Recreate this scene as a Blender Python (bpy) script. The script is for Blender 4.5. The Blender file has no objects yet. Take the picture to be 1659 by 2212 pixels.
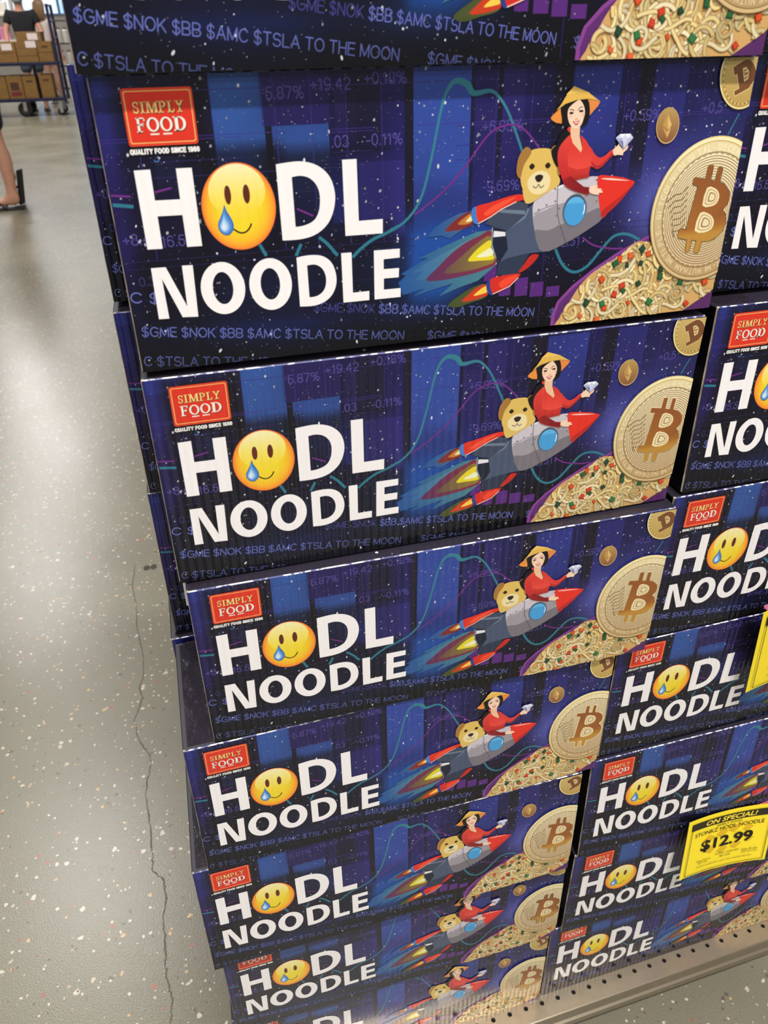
import bpy, bmesh, math, random
from mathutils import Vector, Matrix
from mathutils.geometry import tessellate_polygon
PI = math.pi
S = bpy.context.scene
COL = S.collection

# ------------------------------------------------------------------ camera, world, lights, exposure
def look(yaw, pitch, roll):
    a, b, c = math.radians(pitch), math.radians(yaw), math.radians(roll)
    f = Vector((math.sin(b)*math.cos(a), math.cos(b)*math.cos(a), -math.sin(a)))
    r = Vector((math.cos(b), -math.sin(b), 0)); u = r.cross(f)
    r2 = r*math.cos(c)+u*math.sin(c); u2 = -r*math.sin(c)+u*math.cos(c)
    return Matrix((r2, u2, -f)).transposed()
DZ = 0.10                                   # height of the shelf deck above the floor
cam = bpy.data.cameras.new('camera'); co = bpy.data.objects.new('camera', cam); COL.objects.link(co); S.camera = co
cam.sensor_fit = 'VERTICAL'; cam.sensor_height = 36; cam.lens = 1656.4819/2212*36; cam.clip_start = 0.02
cam.shift_x = -0.00520; cam.shift_y = -0.03584
co.matrix_world = Matrix.Translation((0.04989, -0.46678, 1.16365+DZ)) @ look(15.03860, 30.66981, -0.92151).to_4x4()
cam.dof.use_dof = True; cam.dof.focus_distance = 0.72; cam.dof.aperture_fstop = 13
S.view_settings.view_transform = 'Standard'; S.view_settings.look = 'None'; S.view_settings.gamma = 1
S.view_settings.use_curve_mapping = False; S.view_settings.exposure = -0.2
S.cycles.max_bounces = 6
w = bpy.data.worlds.new('world'); S.world = w; w.use_nodes = True
bg = w.node_tree.nodes['Background']; bg.inputs[0].default_value = (1.0, 0.965, 0.91, 1); bg.inputs[1].default_value = 0.3
def lamp(name, loc, size, sy, power, target, color=(1, .972, .945)):
    l = bpy.data.lights.new(name, 'AREA'); l.shape = 'RECTANGLE'; l.size = size; l.size_y = sy; l.energy = power; l.color = color
    o = bpy.data.objects.new(name, l); COL.objects.link(o); o.location = loc
    o.rotation_euler = (Vector(target)-Vector(loc)).to_track_quat('-Z', 'Y').to_euler()
    return o
lamp('ceiling_or_fill_lamp', (0.2, -1.5, 4.4), 1.8, .14, 215, (0.2, -1.5, 0))
lamp('ceiling_or_fill_lamp', (0.6, -4.6, 4.4), 2.4, .3, 50, (0.6, -1.0, .6))  # added fill, no known fixture: brightens the carton fronts
lamp('ceiling_or_fill_lamp', (1.2, -7.5, 4.4), 2.4, .3, 125, (0.6, -1.0, .6))  # second added fill from further off, lifts the lower cartons
lamp('ceiling_or_fill_lamp', (-1.28, 3.5, 4.4), .3, 1.5, 90, (-1.28, 3.6, 0))
lamp('ceiling_or_fill_lamp', (-2.1, 7.6, 4.4), .3, 2.4, 125, (-2.1, 7.6, 0))
lamp('ceiling_or_fill_lamp', (-2.4, 12.5, 4.4), .6, 3, 250, (-2.4, 12.5, 0))
lamp('ceiling_or_fill_lamp', (-2.2, 18.5, 4.4), 2.4, .3, 220, (-2.2, 19, 0))

# ------------------------------------------------------------------ materials
def lin(c):
    return tuple((v/255/12.92 if v/255 <= .04045 else ((v/255+.055)/1.055)**2.4) for v in c)
def nt(name):
    m = bpy.data.materials.new(name); m.use_nodes = True
    t = m.node_tree; return m, t, t.nodes['Principled BSDF']
def mat(name, rgb, rough=.5, metal=0, noise=0, scale=40, bump=0, spec=.5):
    m, t, b = nt(name); c = lin(rgb); b.inputs['Roughness'].default_value = rough; b.inputs['Metallic'].default_value = metal
    b.inputs['Specular IOR Level'].default_value = spec
    b.inputs['Base Color'].default_value = (*c, 1)
    if noise or bump:
        tc = t.nodes.new('ShaderNodeTexCoord'); n = t.nodes.new('ShaderNodeTexNoise'); n.inputs['Scale'].default_value = scale; n.inputs['Detail'].default_value = 4
        t.links.new(tc.outputs['Object'], n.inputs['Vector'])
        if noise:
            r = t.nodes.new('ShaderNodeValToRGB'); e = r.color_ramp.elements
            e[0].position = .3; e[1].position = .7
            e[0].color = (*[v*(1-noise) for v in c], 1); e[1].color = (*[min(1, v*(1+noise)) for v in c], 1)
            t.links.new(n.outputs['Fac'], r.inputs['Fac']); t.links.new(r.outputs['Color'], b.inputs['Base Color'])
        if bump:
            bp = t.nodes.new('ShaderNodeBump'); bp.inputs['Strength'].default_value = bump; bp.inputs['Distance'].default_value = .002
            t.links.new(n.outputs['Fac'], bp.inputs['Height']); t.links.new(bp.outputs['Normal'], b.inputs['Normal'])
    return m
def flute(t, b, strength):                  # the corrugated board's vertical flutes under the glossy print
    tc = t.nodes.new('ShaderNodeTexCoord'); wv = t.nodes.new('ShaderNodeTexWave'); wv.inputs['Scale'].default_value = 52
    wv.inputs['Distortion'].default_value = .6; wv.inputs['Detail'].default_value = 1
    n = t.nodes.new('ShaderNodeTexNoise'); n.inputs['Scale'].default_value = 14
    mx = t.nodes.new('ShaderNodeMath'); mx.operation = 'MULTIPLY_ADD'; mx.inputs[1].default_value = 1.0
    t.links.new(tc.outputs['Object'], wv.inputs['Vector']); t.links.new(tc.outputs['Object'], n.inputs['Vector'])
    t.links.new(wv.outputs['Fac'], mx.inputs[0]); t.links.new(n.outputs['Fac'], mx.inputs[2])
    bp = t.nodes.new('ShaderNodeBump'); bp.inputs['Strength'].default_value = strength; bp.inputs['Distance'].default_value = .0006
    t.links.new(mx.outputs[0], bp.inputs['Height']); t.links.new(bp.outputs['Normal'], b.inputs['Normal'])
def print_mat(name, rough, strength):
    m, t, b = nt(name); a = t.nodes.new('ShaderNodeVertexColor'); a.layer_name = 'Col'
    t.links.new(a.outputs['Color'], b.inputs['Base Color']); b.inputs['Roughness'].default_value = rough
    flute(t, b, strength); return m
M_PRINT = print_mat('glossy_print', .17, .5)
M_PAPER = print_mat('printed_paper', .5, 0.0)
def worn(name, base, paper, lo, hi, scale):  # folded board edges rubbed down to the paper
    m, t, b = nt(name); tc = t.nodes.new('ShaderNodeTexCoord'); n = t.nodes.new('ShaderNodeTexNoise'); n.inputs['Scale'].default_value = scale; n.inputs['Detail'].default_value = 6
    oi = t.nodes.new('ShaderNodeObjectInfo'); ad = t.nodes.new('ShaderNodeVectorMath'); t.links.new(tc.outputs['Object'], ad.inputs[0]); t.links.new(oi.outputs['Random'], ad.inputs[1])
    t.links.new(ad.outputs[0], n.inputs['Vector'])
    r = t.nodes.new('ShaderNodeValToRGB'); e = r.color_ramp.elements; e[0].position = lo; e[1].position = hi
    e[0].color = (*lin(base), 1); e[1].color = (*lin(paper), 1)
    t.links.new(n.outputs['Fac'], r.inputs['Fac']); t.links.new(r.outputs['Color'], b.inputs['Base Color']); b.inputs['Roughness'].default_value = .5
    return m
M_EDGE = worn('worn_top_edge', (76, 80, 140), (255, 252, 248), .46, .56, 190)
M_CORNER = worn('worn_corner', (128, 112, 96), (206, 192, 172), .35, .6, 60)
M_SIDE = mat('carton_side', (16, 13, 22), .3)
def top_mat():
    m, t, b = nt('carton_top'); tc = t.nodes.new('ShaderNodeTexCoord'); v = t.nodes.new('ShaderNodeTexVoronoi'); v.inputs['Scale'].default_value = 85
    t.links.new(tc.outputs['Object'], v.inputs['Vector'])
    sx = t.nodes.new('ShaderNodeSeparateColor'); t.links.new(v.outputs['Color'], sx.inputs[0])
    a = t.nodes.new('ShaderNodeMath'); a.operation = 'LESS_THAN'; a.inputs[1].default_value = .11; t.links.new(v.outputs['Distance'], a.inputs[0])
    c = t.nodes.new('ShaderNodeMath'); c.operation = 'LESS_THAN'; c.inputs[1].default_value = .22; t.links.new(sx.outputs[0], c.inputs[0])
    d = t.nodes.new('ShaderNodeMath'); d.operation = 'MULTIPLY'; t.links.new(a.outputs[0], d.inputs[0]); t.links.new(c.outputs[0], d.inputs[1])
    x = t.nodes.new('ShaderNodeMix'); x.data_type = 'RGBA'; x.inputs[6].default_value = (*lin((46, 42, 54)), 1); x.inputs[7].default_value = (*lin((225, 222, 230)), 1)
    t.links.new(d.outputs[0], x.inputs[0]); t.links.new(x.outputs[2], b.inputs['Base Color']); b.inputs['Roughness'].default_value = .35
    return m
M_TOP = top_mat()

# ------------------------------------------------------------------ object helpers
def link(name, me, parent=None, mats=()):
    o = bpy.data.objects.new(name, me); COL.objects.link(o)
    for m in mats: me.materials.append(m)
    if parent: o.parent = parent
    return o
def mesh_obj(name, bm, m, parent=None, smooth=False):
    me = bpy.data.meshes.new(name); bmesh.ops.recalc_face_normals(bm, faces=bm.faces); bm.to_mesh(me); bm.free()
    if smooth:
        for p in me.polygons: p.use_smooth = True
    return link(name, me, parent, m if isinstance(m, (list, tuple)) else [m])
def empty(name, loc, rz=0):
    o = bpy.data.objects.new(name, None); COL.objects.link(o); o.location = loc; o.rotation_euler = (0, 0, rz); o.empty_display_size = .05
    return o
def tag(o, label, cat, group=None):
    o['label'] = label; o['category'] = cat
    if group: o['group'] = group
    return o
def struct(o): o['kind'] = 'structure'; return o
def add_box(bm, lo, hi, bev=0, M=None):
    r = bmesh.ops.create_cube(bm, size=1); vs = r['verts']
    for v in vs: v.co = Vector([lo[i]+(v.co[i]+.5)*(hi[i]-lo[i]) for i in range(3)])
    if bev:
        es = list({e for v in vs for e in v.link_edges}); q = bmesh.ops.bevel(bm, geom=es, offset=bev, segments=2, affect='EDGES', profile=.5); vs = list({v for f in q['faces'] for v in f.verts} | {v for v in vs if v.is_valid})
    if M is not None: bmesh.ops.transform(bm, matrix=M, verts=vs)
    return vs
def box(name, lo, hi, m, parent=None, bev=0):
    bm = bmesh.new(); add_box(bm, lo, hi, bev); return mesh_obj(name, bm, m, parent)
def add_tube(bm, pts, r, n=10, cap=True):
    pts = [Vector(p) for p in pts]; rings = []
    for i, p in enumerate(pts):
        d = (pts[min(i+1, len(pts)-1)]-pts[max(i-1, 0)]).normalized()
        a = d.orthogonal().normalized() if abs(d.z) > .9 else d.cross(Vector((0, 0, 1))).normalized(); b = d.cross(a)
        rr = r[i] if isinstance(r, (list, tuple)) else r
        rings.append([bm.verts.new(p+(a*math.cos(2*PI*k/n)+b*math.sin(2*PI*k/n))*rr) for k in range(n)])
    for A, B in zip(rings, rings[1:]):
        for k in range(n): bm.faces.new((A[k], A[(k+1) % n], B[(k+1) % n], B[k]))
    if cap: bm.faces.new(rings[0][::-1]); bm.faces.new(rings[-1])
def copy_tree(o, parent=None):
    c = o.copy(); COL.objects.link(c); c.parent = parent
    for ch in list(o.children): copy_tree(ch, c)
    return c
CRACK1=[(-0.1871, 1.3332), (-0.19, 1.2882), (-0.1942, 1.2344), (-0.1827, 1.1579), (-0.1806, 1.0649), (-0.1659, 0.9539), (-0.1646, 0.9039), (-0.174, 0.8631), (-0.1673, 0.8306), (-0.184, 0.77), (-0.1735, 0.7089), (-0.1539, 0.6707), (-0.1505, 0.6444)]
CRACK2=[(-0.1513, 0.6419), (-0.1626, 0.5795), (-0.155, 0.5131), (-0.1506, 0.4406), (-0.1509, 0.4114), (-0.133, 0.3913), (-0.1288, 0.3637), (-0.1344, 0.3248), (-0.1328, 0.2953), (-0.1329, 0.2449), (-0.1302, 0.2223), (-0.1234, 0.1951), (-0.1276, 0.1619), (-0.127, 0.1481)]
SCUFF=(-0.1563, 1.3078)
PINK1=[(0.6016, 0.3279), (0.6241, 0.3299), (0.6513, 0.3346), (0.6581, 0.3223), (0.6394, 0.3223), (0.613, 0.3217)]
PINK2=[(0.5411, 0.6762), (0.55, 0.6781), (0.5554, 0.6664), (0.549, 0.6668), (0.5438, 0.6721)]
WALK=(-1.1738,6.5861,0)
ART={
'H':[(15.4,114.5),(24,114.6),(23.9,98.6),(37.5,98.4),(37.6,114.4),(46.1,114.3),(46,72.3),(37.5,72.4),(37.5,90),(23.9,90.2),(23.9,72.5),(15.5,72.7)],
'D1o':[(92.5,113.5),(99.4,114.2),(105.9,114.4),(111.8,113.4),(116.6,111.4),(120.3,108.6),(123.2,104.9),(125,100.1),(125.7,94.8),(125.1,89.5),(123.4,84.2),(120.6,79.5),(116.1,75.5),(110.7,72.9),(104.4,71.7),(98.2,71.5),(92.7,71.7)],
'D1i':[(101,106.3),(104.2,106.7),(106.9,106.6),(110.4,105.6),(113.3,103.4),(115.4,100.4),(116.5,96.4),(116.5,92.2),(115.7,87.4),(113.7,83.3),(110.7,80.8),(106.6,79.4),(103.2,78.9),(101,78.9)],
'L1':[(130.8,113.9),(139.4,113.9),(139.4,79.5),(154.3,79.6),(154.1,71.2),(130.8,71.4)],
'N':[(15.6,62.2),(23.8,62.1),(32.6,38.2),(33,62.2),(39.1,62),(38.1,31.4),(29,32),(20.7,55.7),(21.2,32),(15.2,32.2)],
'O1o':[(41.8,48.3),(67.8,46.4),(55.2,62.4),(53.3,31.3)],
'O1i':[(48.8,47.6),(60.7,47.1),(54.5,56.6),(54,37.4)],
'O2o':[(70.4,48),(96.1,46.2),(83.5,62.2),(82.5,31)],
'O2i':[(77.2,47.4),(88.9,46.9),(82.9,56.4),(83,37.4)],
'D2o':[(100.1,61.1),(105.4,61.8),(110.6,61.8),(115.2,61),(119.1,58.8),(121.9,55.4),(123.5,50.6),(123.9,45.7),(122.9,40.8),(120.5,36.6),(117.1,33.6),(112.8,31.7),(107.4,30.9),(100,31.3)],
'D2i':[(106.2,55.9),(109.1,56.2),(111.9,55.8),(114.7,54),(116.6,51),(117.4,46.9),(116.8,42.5),(114.9,39.2),(111.9,37.2),(108.9,36.5),(106.3,36.5)],
'L2':[(127.6,61.5),(134.1,61.4),(133.9,36.7),(144.5,36.8),(144.3,31),(127.6,31)],
'E':[(148.2,61.4),(164.8,61.2),(164.7,55.8),(154.3,55.6),(154.2,49.5),(164.2,49.4),(163.9,43.6),(154.2,43.7),(154,36.7),(165.1,36.7),(165,31),(147.8,31)],
'emo':[(48.5,95),(90.5,92.2),(70.3,115.8),(68,68.3)],
'emoh':[(53.3,101.2),(85.2,99.5),(70,115.1),(69.3,86.2)],
'eyeL':[(62,99.1),(65.7,98.8),(64,104.1),(63.7,93.8)],
'eyeR':[(72.4,99),(76.3,98.8),(74.4,104),(74.2,93.7)],
'tear':[(61.2,94.1),(62.2,90.4),(64,86.9),(65.2,83.4),(64.8,80),(62.6,77.7),(60.6,77.2),(58.2,78.4),(56.6,81),(56.6,84.1),(58,86.7),(59.8,90)],
'mouth':[(65,80.3),(67.2,78.6),(69.6,77.8),(72.3,78.5),(74.4,80.6),(75.5,82.7)],
'logo':[(15.8,153.8),(51.5,153.6),(51.4,126.1),(15.1,126.4)],
'logoi':[(16.5,152.5),(50.6,152.4),(50.6,127.5),(16.2,127.7)],
'simply':[(20.2,147.4),(46.4,147.1),(45.5,141.8),(19.9,142)],
'food':[(20.3,139.9),(46.5,139.6),(45.5,132.5),(20.2,132.6)],
'qual':[(15.3,125.1),(51.4,124.9),(51.3,122.1),(15.1,122.4)],
'r_tail':[(226.5,69.3),(235.1,66.2),(241.2,72.7),(253,82),(253.5,72.5),(256.2,62.5),(262.1,51.4),(249.6,51),(237.2,49.2),(231.1,46.9),(226.7,55.8),(225.5,63.5)],
'r_noz':[(226,69.3),(235,66.6),(236.6,59.2),(237.3,54.9),(231.9,46.8),(229.4,49.9),(226.1,58.6)],
'r_nozw':[(227,67.2),(234.9,65.9),(235.2,63.4),(226.8,63.3)],
'r_tailh':[(241.2,72.7),(249.9,79.5),(248,73.5),(241.4,69.9),(235.5,66.2)],
'r_nose':[(296.6,95.5),(305.4,95.3),(314.4,93.8),(321.2,91.7),(323.4,90.2),(320.4,85.9),(314.1,78.7),(306.7,72.5),(303.2,69.7),(300.1,76.8),(297.8,85.9)],
'r_nosed':[(323.1,89.5),(314.1,78.7),(306.7,72.5),(303.2,69.7),(301.7,73.6),(308.4,78.4),(316.6,84)],
'r_noseh':[(298.8,94),(305.6,93.9),(319.6,91.6),(305.7,92.8)],
'r_body':[(253,82),(257.8,86.1),(269,91.1),(280.4,93.8),(296.6,95.5),(297.8,85.9),(300.1,76.8),(303.2,69.7),(293.3,62.9),(277.9,55.5),(261.9,51.4),(256.2,62.5),(253.5,72.5)],
'r_bodym':[(253.6,74.2),(261.7,77.4),(270,80.2),(283.9,82.7),(297.7,86.6),(300.1,76.8),(303.2,69.7),(293.3,62.9),(277.9,55.5),(261.9,51.4),(256.2,62.5)],
'r_bodyd':[(255.3,65),(264.3,64.7),(275.1,68.1),(290.5,73.3),(300.8,76.1),(303.2,69.7),(293.3,62.9),(277.9,55.5),(261.9,51.4)],
'r_bodyh':[(257.8,86.1),(269,91.1),(280.4,93.8),(288.1,94.6),(280.4,92.9),(269.1,89.8)],
'r_seam':[(269,91.1),(269.6,80.9),(271.7,70.5),(278.3,55.8)],
'r_seam2':[(253.4,75.6),(261.6,78.8),(269.6,80.6)],
'r_fint':[(232,80.4),(242,84.1),(249.7,82.3),(248.3,75.6),(236.2,66.5),(227.7,69.2),(220.8,72.1),(224.3,75.9)],
'r_finh':[(231.3,79.9),(247.7,78.1),(248.3,75.6),(230.2,78.1)],
'r_boo':[(214.2,82.6),(223.9,84.6),(235,87.2),(242.5,88.1),(247.8,87.1),(246.9,84.8),(241.2,83.8),(231.6,80.1),(224.3,75.9),(216.2,72.4),(214.6,77.3)],
'r_booh':[(219.7,78.2),(224.8,81.9),(233.6,85.3),(241,86.8),(235.2,83.2),(227.9,79.4),(222,76.8)],
'r_cap':[(214.2,82.6),(211.8,81.5),(211.2,78.2),(212.9,73.4),(215.9,71.8),(216.6,72.1),(214.6,77.3)],
'r_finl':[(231.2,46.1),(237.3,54.9),(253.8,53.5),(252.1,49.4),(244.6,37.7),(230,39)],
'r_finr':[(245.7,39.1),(250,45.2),(254,49.9),(259.2,49.8),(257.9,46.7),(251.9,41.4)],
'r_boo2':[(225.8,36.5),(233.9,38.3),(246.5,38.6),(245.9,36.1),(239.9,30.8),(228.2,26.7),(226.4,31.3)],
'r_boo2h':[(232.6,33.7),(237.9,36.8),(245.8,38),(241.3,33.6),(234.4,30.2)],
'r_cap2':[(225.8,36.5),(223.6,34.5),(224,30.1),(225.9,26.6),(228.2,26.7),(226.4,31.3)],
'r_dneck':[(246.5,95.1),(266.8,97.9),(269.5,92.1),(260.8,87.6),(250.5,82.2),(246.3,84.8)],
'r_port':[(273.7,76.3),(291,75.5),(281.2,86),(283.8,65.4)],
'r_glass':[(274.9,75.9),(290.1,75.3),(281.3,84.2),(283.7,66.4)],
'r_dog':[(242.8,100.5),(268.2,99.1),(255,112.1),(256.9,87.8)],
'r_riv':[(257,78),(262.2,80.4),(268.1,82.3),(267.4,89.7),(269.7,73.4),(271.4,66.8),(273.9,60.6),(276.6,56),(271.4,77.7),(297.4,80.5),(299.3,75.5),(301.4,71.1),(295.8,93.5)],
'r_bars':[(244,35.6),(253.2,23.5),(255.2,31.7),(264.7,22),(267.1,27.8),(276.8,20.8),(221.8,47),(230.2,35.4),(232.7,32.2),(241,24.7)],
'f_tealt':[(211,80.2),(202.9,79.1),(193.5,75.6),(186.9,71.8),(182.2,66.4),(191.2,67),(197.5,64.8),(205.6,69.5),(212.7,72.5)],
'f_redt':[(211,79.8),(205.3,78.2),(200.6,75.5),(194.3,69.6),(202.2,69.3),(208.4,70.6),(212.7,72.5)],
'f_yelt':[(211.6,78.4),(207.8,77.2),(202.6,73.2),(207.4,72.4),(212.4,74.2)],
'f_cort':[(211.6,77.4),(207.8,74.1),(212.2,74.7)],
'f_teal':[(225.6,68),(215.3,67.4),(200.9,62.7),(187.1,58),(176.6,54),(183.3,53.9),(172.3,49),(165.1,45.3),(168.9,44.3),(163.6,40.2),(166.4,32),(180.9,34.8),(173.2,30.2),(187.3,33.7),(200.1,36.3),(190.3,28.5),(204.1,33.1),(217.5,36.5),(228.7,44.9),(230.1,48)],
'f_teal2':[(222.8,66),(208.2,62.2),(191.4,55),(179.4,49.7),(172.3,45.3),(180.4,46),(174.6,40.5),(185.3,40.9),(198.7,52.1),(213.2,60)],
'f_pur':[(225.4,66.9),(217.9,65),(208.2,61.3),(198.7,55.3),(190.1,47.8),(182.1,40.1),(194.1,39.2),(208.9,40.8),(221.3,43.2),(230.1,48)],
'f_oli':[(225.3,64),(215.6,60.2),(206,53.3),(194,43.6),(208.8,43.4),(220.2,45.2),(229,49)],
'f_yel':[(225.2,61.7),(218.2,58.2),(212.9,53.6),(210.3,49.7),(218.5,49.3),(228,49.6),(225.7,55.3)],
'f_cor':[(225.6,56.7),(220.8,54.8),(215.9,51.6),(226.9,52)],
'f_olil':[(223.4,33.8),(214.1,32.6),(206.7,29),(197.4,22.8),(203.4,20.2),(213.5,22.6),(221,24.2),(224.5,26.8)],
'f_redl':[(223.7,33.6),(216.7,31.9),(211.8,28.5),(206.6,23.8),(214.4,23.9),(222,25.6),(225,27.2)],
'f_yell':[(223.7,32.6),(218.8,30.2),(214.8,26.8),(221.4,27.6),(224.4,28.7)],
'w_hair':[(266.3,135.6),(269.1,138.2),(276.3,139.8),(283.3,139.8),(285.4,135.9),(286,130.8),(284.8,126.7),(281.2,125.1),(274.1,125.1),(269.1,125.6),(267.5,130.1)],
'w_pony':[(274.3,121.6),(271.9,122.8),(268.2,121.9),(266.5,118.5),(265.2,115.1),(262.5,112.4),(263.8,107.4),(267.6,102.5),(268.5,110.7),(271.3,115.8),(274.4,120.2)],
'w_coll':[(271.7,124.1),(273.3,125.1),(274.6,121.9),(272.5,122.7)],
'w_face':[(271.3,134.7),(273.3,137),(277.2,139.4),(279,139.2),(281.6,136),(282.6,132.3),(282,128.9),(281.1,126.2),(279.2,124.2),(276.8,123.8),(274.5,125.1),(272.4,127.9),(271.2,131.4)],
'w_neck':[(273.9,125.1),(280.3,125.2),(280.5,119.9),(283.2,112.4),(282.6,110.2),(276.3,115.9),(274.4,119.9)],
'w_hat':[(260.2,130.8),(266.3,137.6),(269.8,143.1),(273.7,147),(279,145.2),(285,142.6),(292.2,138.2),(289.1,139.2),(283.7,140),(276.3,139.6),(269.2,137.8),(263.4,134.4)],
'w_hatt':[(269.1,142.8),(273.7,147),(279,145.2),(285,143),(280.8,143.5),(274.3,143.3)],
'w_hatl':[(260.2,130.8),(261.6,132.1),(266.1,135.6),(267.5,130.1),(267.8,127.1),(264,127.7),(260.8,129.4)],
'w_hatr':[(283.7,139.8),(289.1,139.2),(292.2,138.2),(291.2,136),(286,130.8),(285.6,134.2),(284.4,137.6)],
'w_brl':[(272.2,134.3),(273.6,134.6),(275.3,133.8)],
'w_brr':[(277.8,133.8),(278.8,135.3),(280.8,135.8)],
'w_eyl':[(272.1,132.7),(275,132.7),(273.5,133.3),(273.6,132)],
'w_eyr':[(278.6,133.4),(281.5,133.6),(280,134.1),(280.1,132.8)],
'w_lip':[(275,128.1),(277.2,127.9),(279.4,128.5),(278.6,126.3),(277.4,125.8),(276,126.7)],
'w_teeth':[(275.9,127.6),(277.4,127.4),(278.8,127.9),(278.1,126.9),(276.6,127)],
'w_nose':[(276.2,129.4),(277.3,128.8),(278.4,129.4),(277.8,129.7)],
'w_chkl':[(271.9,131),(274.3,131.2),(273,132.3),(273.3,129.6)],
'w_chkr':[(280.5,131.7),(282.4,131.8),(281.4,132.6),(281.7,130.1)],
'w_torso':[(274.4,120.4),(276.3,115.9),(282.6,110.2),(283.2,112.8),(281.1,120.3),(285.4,116.9),(288.4,112.9),(290.1,107.8),(290.5,102.4),(289.6,98.8),(290,95.4),(280.7,94.2),(276.5,97.3),(274.2,103.2),(272.9,112.2)],
'w_torsd':[(274.9,102.5),(280.4,100.6),(286.4,100.8),(290.3,102),(289.6,98.8),(290,95.4),(280.3,94.2),(276.5,97.3)],
'w_arm':[(274.4,120.4),(271.1,118.3),(267.7,114.2),(266.7,109.4),(267.7,103.6),(270.1,97.7),(273.2,92),(278.2,88.8),(284.5,86.5),(290.8,85),(291.2,89.1),(286.7,90.1),(281.2,93.8),(277,96.9),(274.7,102.5),(273.7,108.6),(274.4,113.9)],
'w_armd':[(271.4,95.1),(273.2,92),(278.2,88.8),(284.5,86.5),(290.8,85),(291.2,89.1),(286.7,90.1),(281.2,93.8),(277,96.9)],
'w_arml':[(288,113.3),(292.3,108.8),(296,106.6),(299.8,107.7),(304.1,110.9),(306.1,108.8),(302.3,105),(298.4,101.2),(295.1,99.9),(292.4,101.2),(290.3,102.7)],
'w_armld':[(290.2,104.9),(294,102.2),(297.4,102.7),(301.7,106.1),(305.1,109.6),(306.1,108.8),(302.3,105),(298.4,101.2),(295.1,99.9),(292.4,101.2)],
'w_han':[(304.8,110.6),(307.7,113),(308.4,114),(310,112.2),(311.8,111.4),(314.2,113.1),(315.2,112.3),(314.6,110.5),(312.2,108.5),(312.2,107.2),(308.4,107.6),(305.9,107.4)],
'w_han2':[(291.2,89.1),(293.6,90.4),(297,89.5),(295.6,88.8),(300.1,87.8),(299.3,87.1),(300.7,86.4),(300.4,85.5),(298.2,85.5),(298.3,84.5),(294.3,85),(291.3,86.5)],
'w_dia':[(305.3,117.4),(308.1,119.6),(315.4,119.5),(317.8,117),(311.9,111)],
'w_diab':[(308.1,119.6),(309.9,117.2),(311.6,119.2),(314.1,117),(315.4,119.5)],
'w_diac':[(305.3,117.4),(309.9,117.2),(311.9,111)],
'w_diad':[(314.1,117),(317.8,117),(311.9,111)],
'w_diae':[(308.2,115.8),(310.8,115.4),(311.8,111.4)],
'teal':[(159.5,73.1),(163.8,74.1),(172.4,80.7),(179.4,91.8),(185,111.6),(190.2,135.5),(194.1,147),(199.4,152),(206.3,150.1),(210.6,145.3),(221.6,146.1),(229,140),(235.2,130.1),(244.6,109.8)],
'teal_b':[(270.6,54),(277.4,41.9),(286.2,35.9),(295.8,38.8),(304.6,48.4),(313.4,57.1),(323.3,57.8),(333.2,53.4)],
'teal_c':[(387.8,115.3),(393.5,127.6)],
'teal_d':[(-0,97.8),(4.5,97.2),(12,96.1)],
'teal_e':[(79,70.5),(82.3,63.6)],
'teal_f':[(100,62.1),(103.6,68.8)],
'teal_g':[(114.7,71.8),(119.6,67.5),(125.4,60.2)],
'teal_h':[(134.7,58.3),(140,63),(147.9,68),(156.3,71),(164.2,74.7)],
'mag':[(174.5,80.5),(192.2,92.3),(206.2,105.5),(219.9,122.2),(231.1,127.6),(242.8,125.5),(255.5,113)],
'mag_b':[(290.3,58.2),(299.2,52.5),(312.8,49.2),(321.3,48.8)],
'mag_c':[(0.8,102.6),(5.4,102.1),(11.4,101.4)],
'mag_d':[(24.6,102.8),(33.5,104.5)],
'mag_e':[(102.6,88.9),(112.1,84.2)],
'bars':[(0.2,156.8),(23.2,158.8),(57.3,158.4),(84.2,112.4),(90.8,134.5),(123.3,111.7),(173.4,159.6),(209.6,92.9),(229.2,155.4),(243.4,120.9),(273.9,158.5),(305.2,100.2),(328.5,156.6),(372.1,103.5),(27.7,120.6),(51.2,102),(140.6,112.1),(168.4,69.3),(86.3,156.3),(124.4,133)],
'grid':[(84.4,159.6),(87.9,128.2),(94.3,151.4),(114.4,148.8),(134.7,146.2),(155,143.6),(86,152.5),(86.9,134.9),(125.1,110.2)],
'tick':[(4,22.6),(166.4,2.3),(1.7,2.9),(1.3,43.2),(108.4,27),(254.9,8.6),(183.2,0.4),(270.8,6.4)],
'tickh':[(6.9,22.3),(7.7,28.9)],
'nums':[(90.3,146),(115.2,149.5),(145.8,151.6),(125.5,120.4),(145.8,120.4),(217,124.2),(218.4,90.7),(310.4,126.4),(365.9,128.7),(326.2,88.7),(272.3,53.2),(3.3,75.3),(23.9,73)],
'bowl':[(272.5,-6.4),(272.2,-1.1),(272.5,7.2),(275.9,17.1),(286,27),(300.8,37),(319.3,47.4),(339.8,56),(365.5,62.8),(407.2,64),(427.2,-24)],
'bowlh':[(272.5,-6.4),(272.2,-1.1),(272.5,7.2),(275.9,17.1),(286,27),(300.8,37),(319.3,47.4),(339.8,56),(341.2,54.5),(320,45),(301.8,34.9),(287.8,25.4),(278,16.2),(274.9,6.9),(275.3,-6.7)],
'noo':[(281.1,-3.6),(278.7,5),(284.2,14.1),(291,25.1),(298.8,33),(309.2,39.2),(319.8,44),(328.4,51),(337.2,52.1),(356,46.6),(379,36),(400.3,24.5),(399.7,14.7),(384.9,5.3),(370.3,-2.9),(353.1,-11.6)],
'veg_r':[(327.5,43.4),(307.7,29.3),(323.9,23.4),(318.4,18),(330.2,10.9),(293.9,5.2),(307.5,1.1),(377.9,5.7),(390.3,20.1),(319.3,41.9),(340.9,43.6),(312.2,9)],
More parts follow.
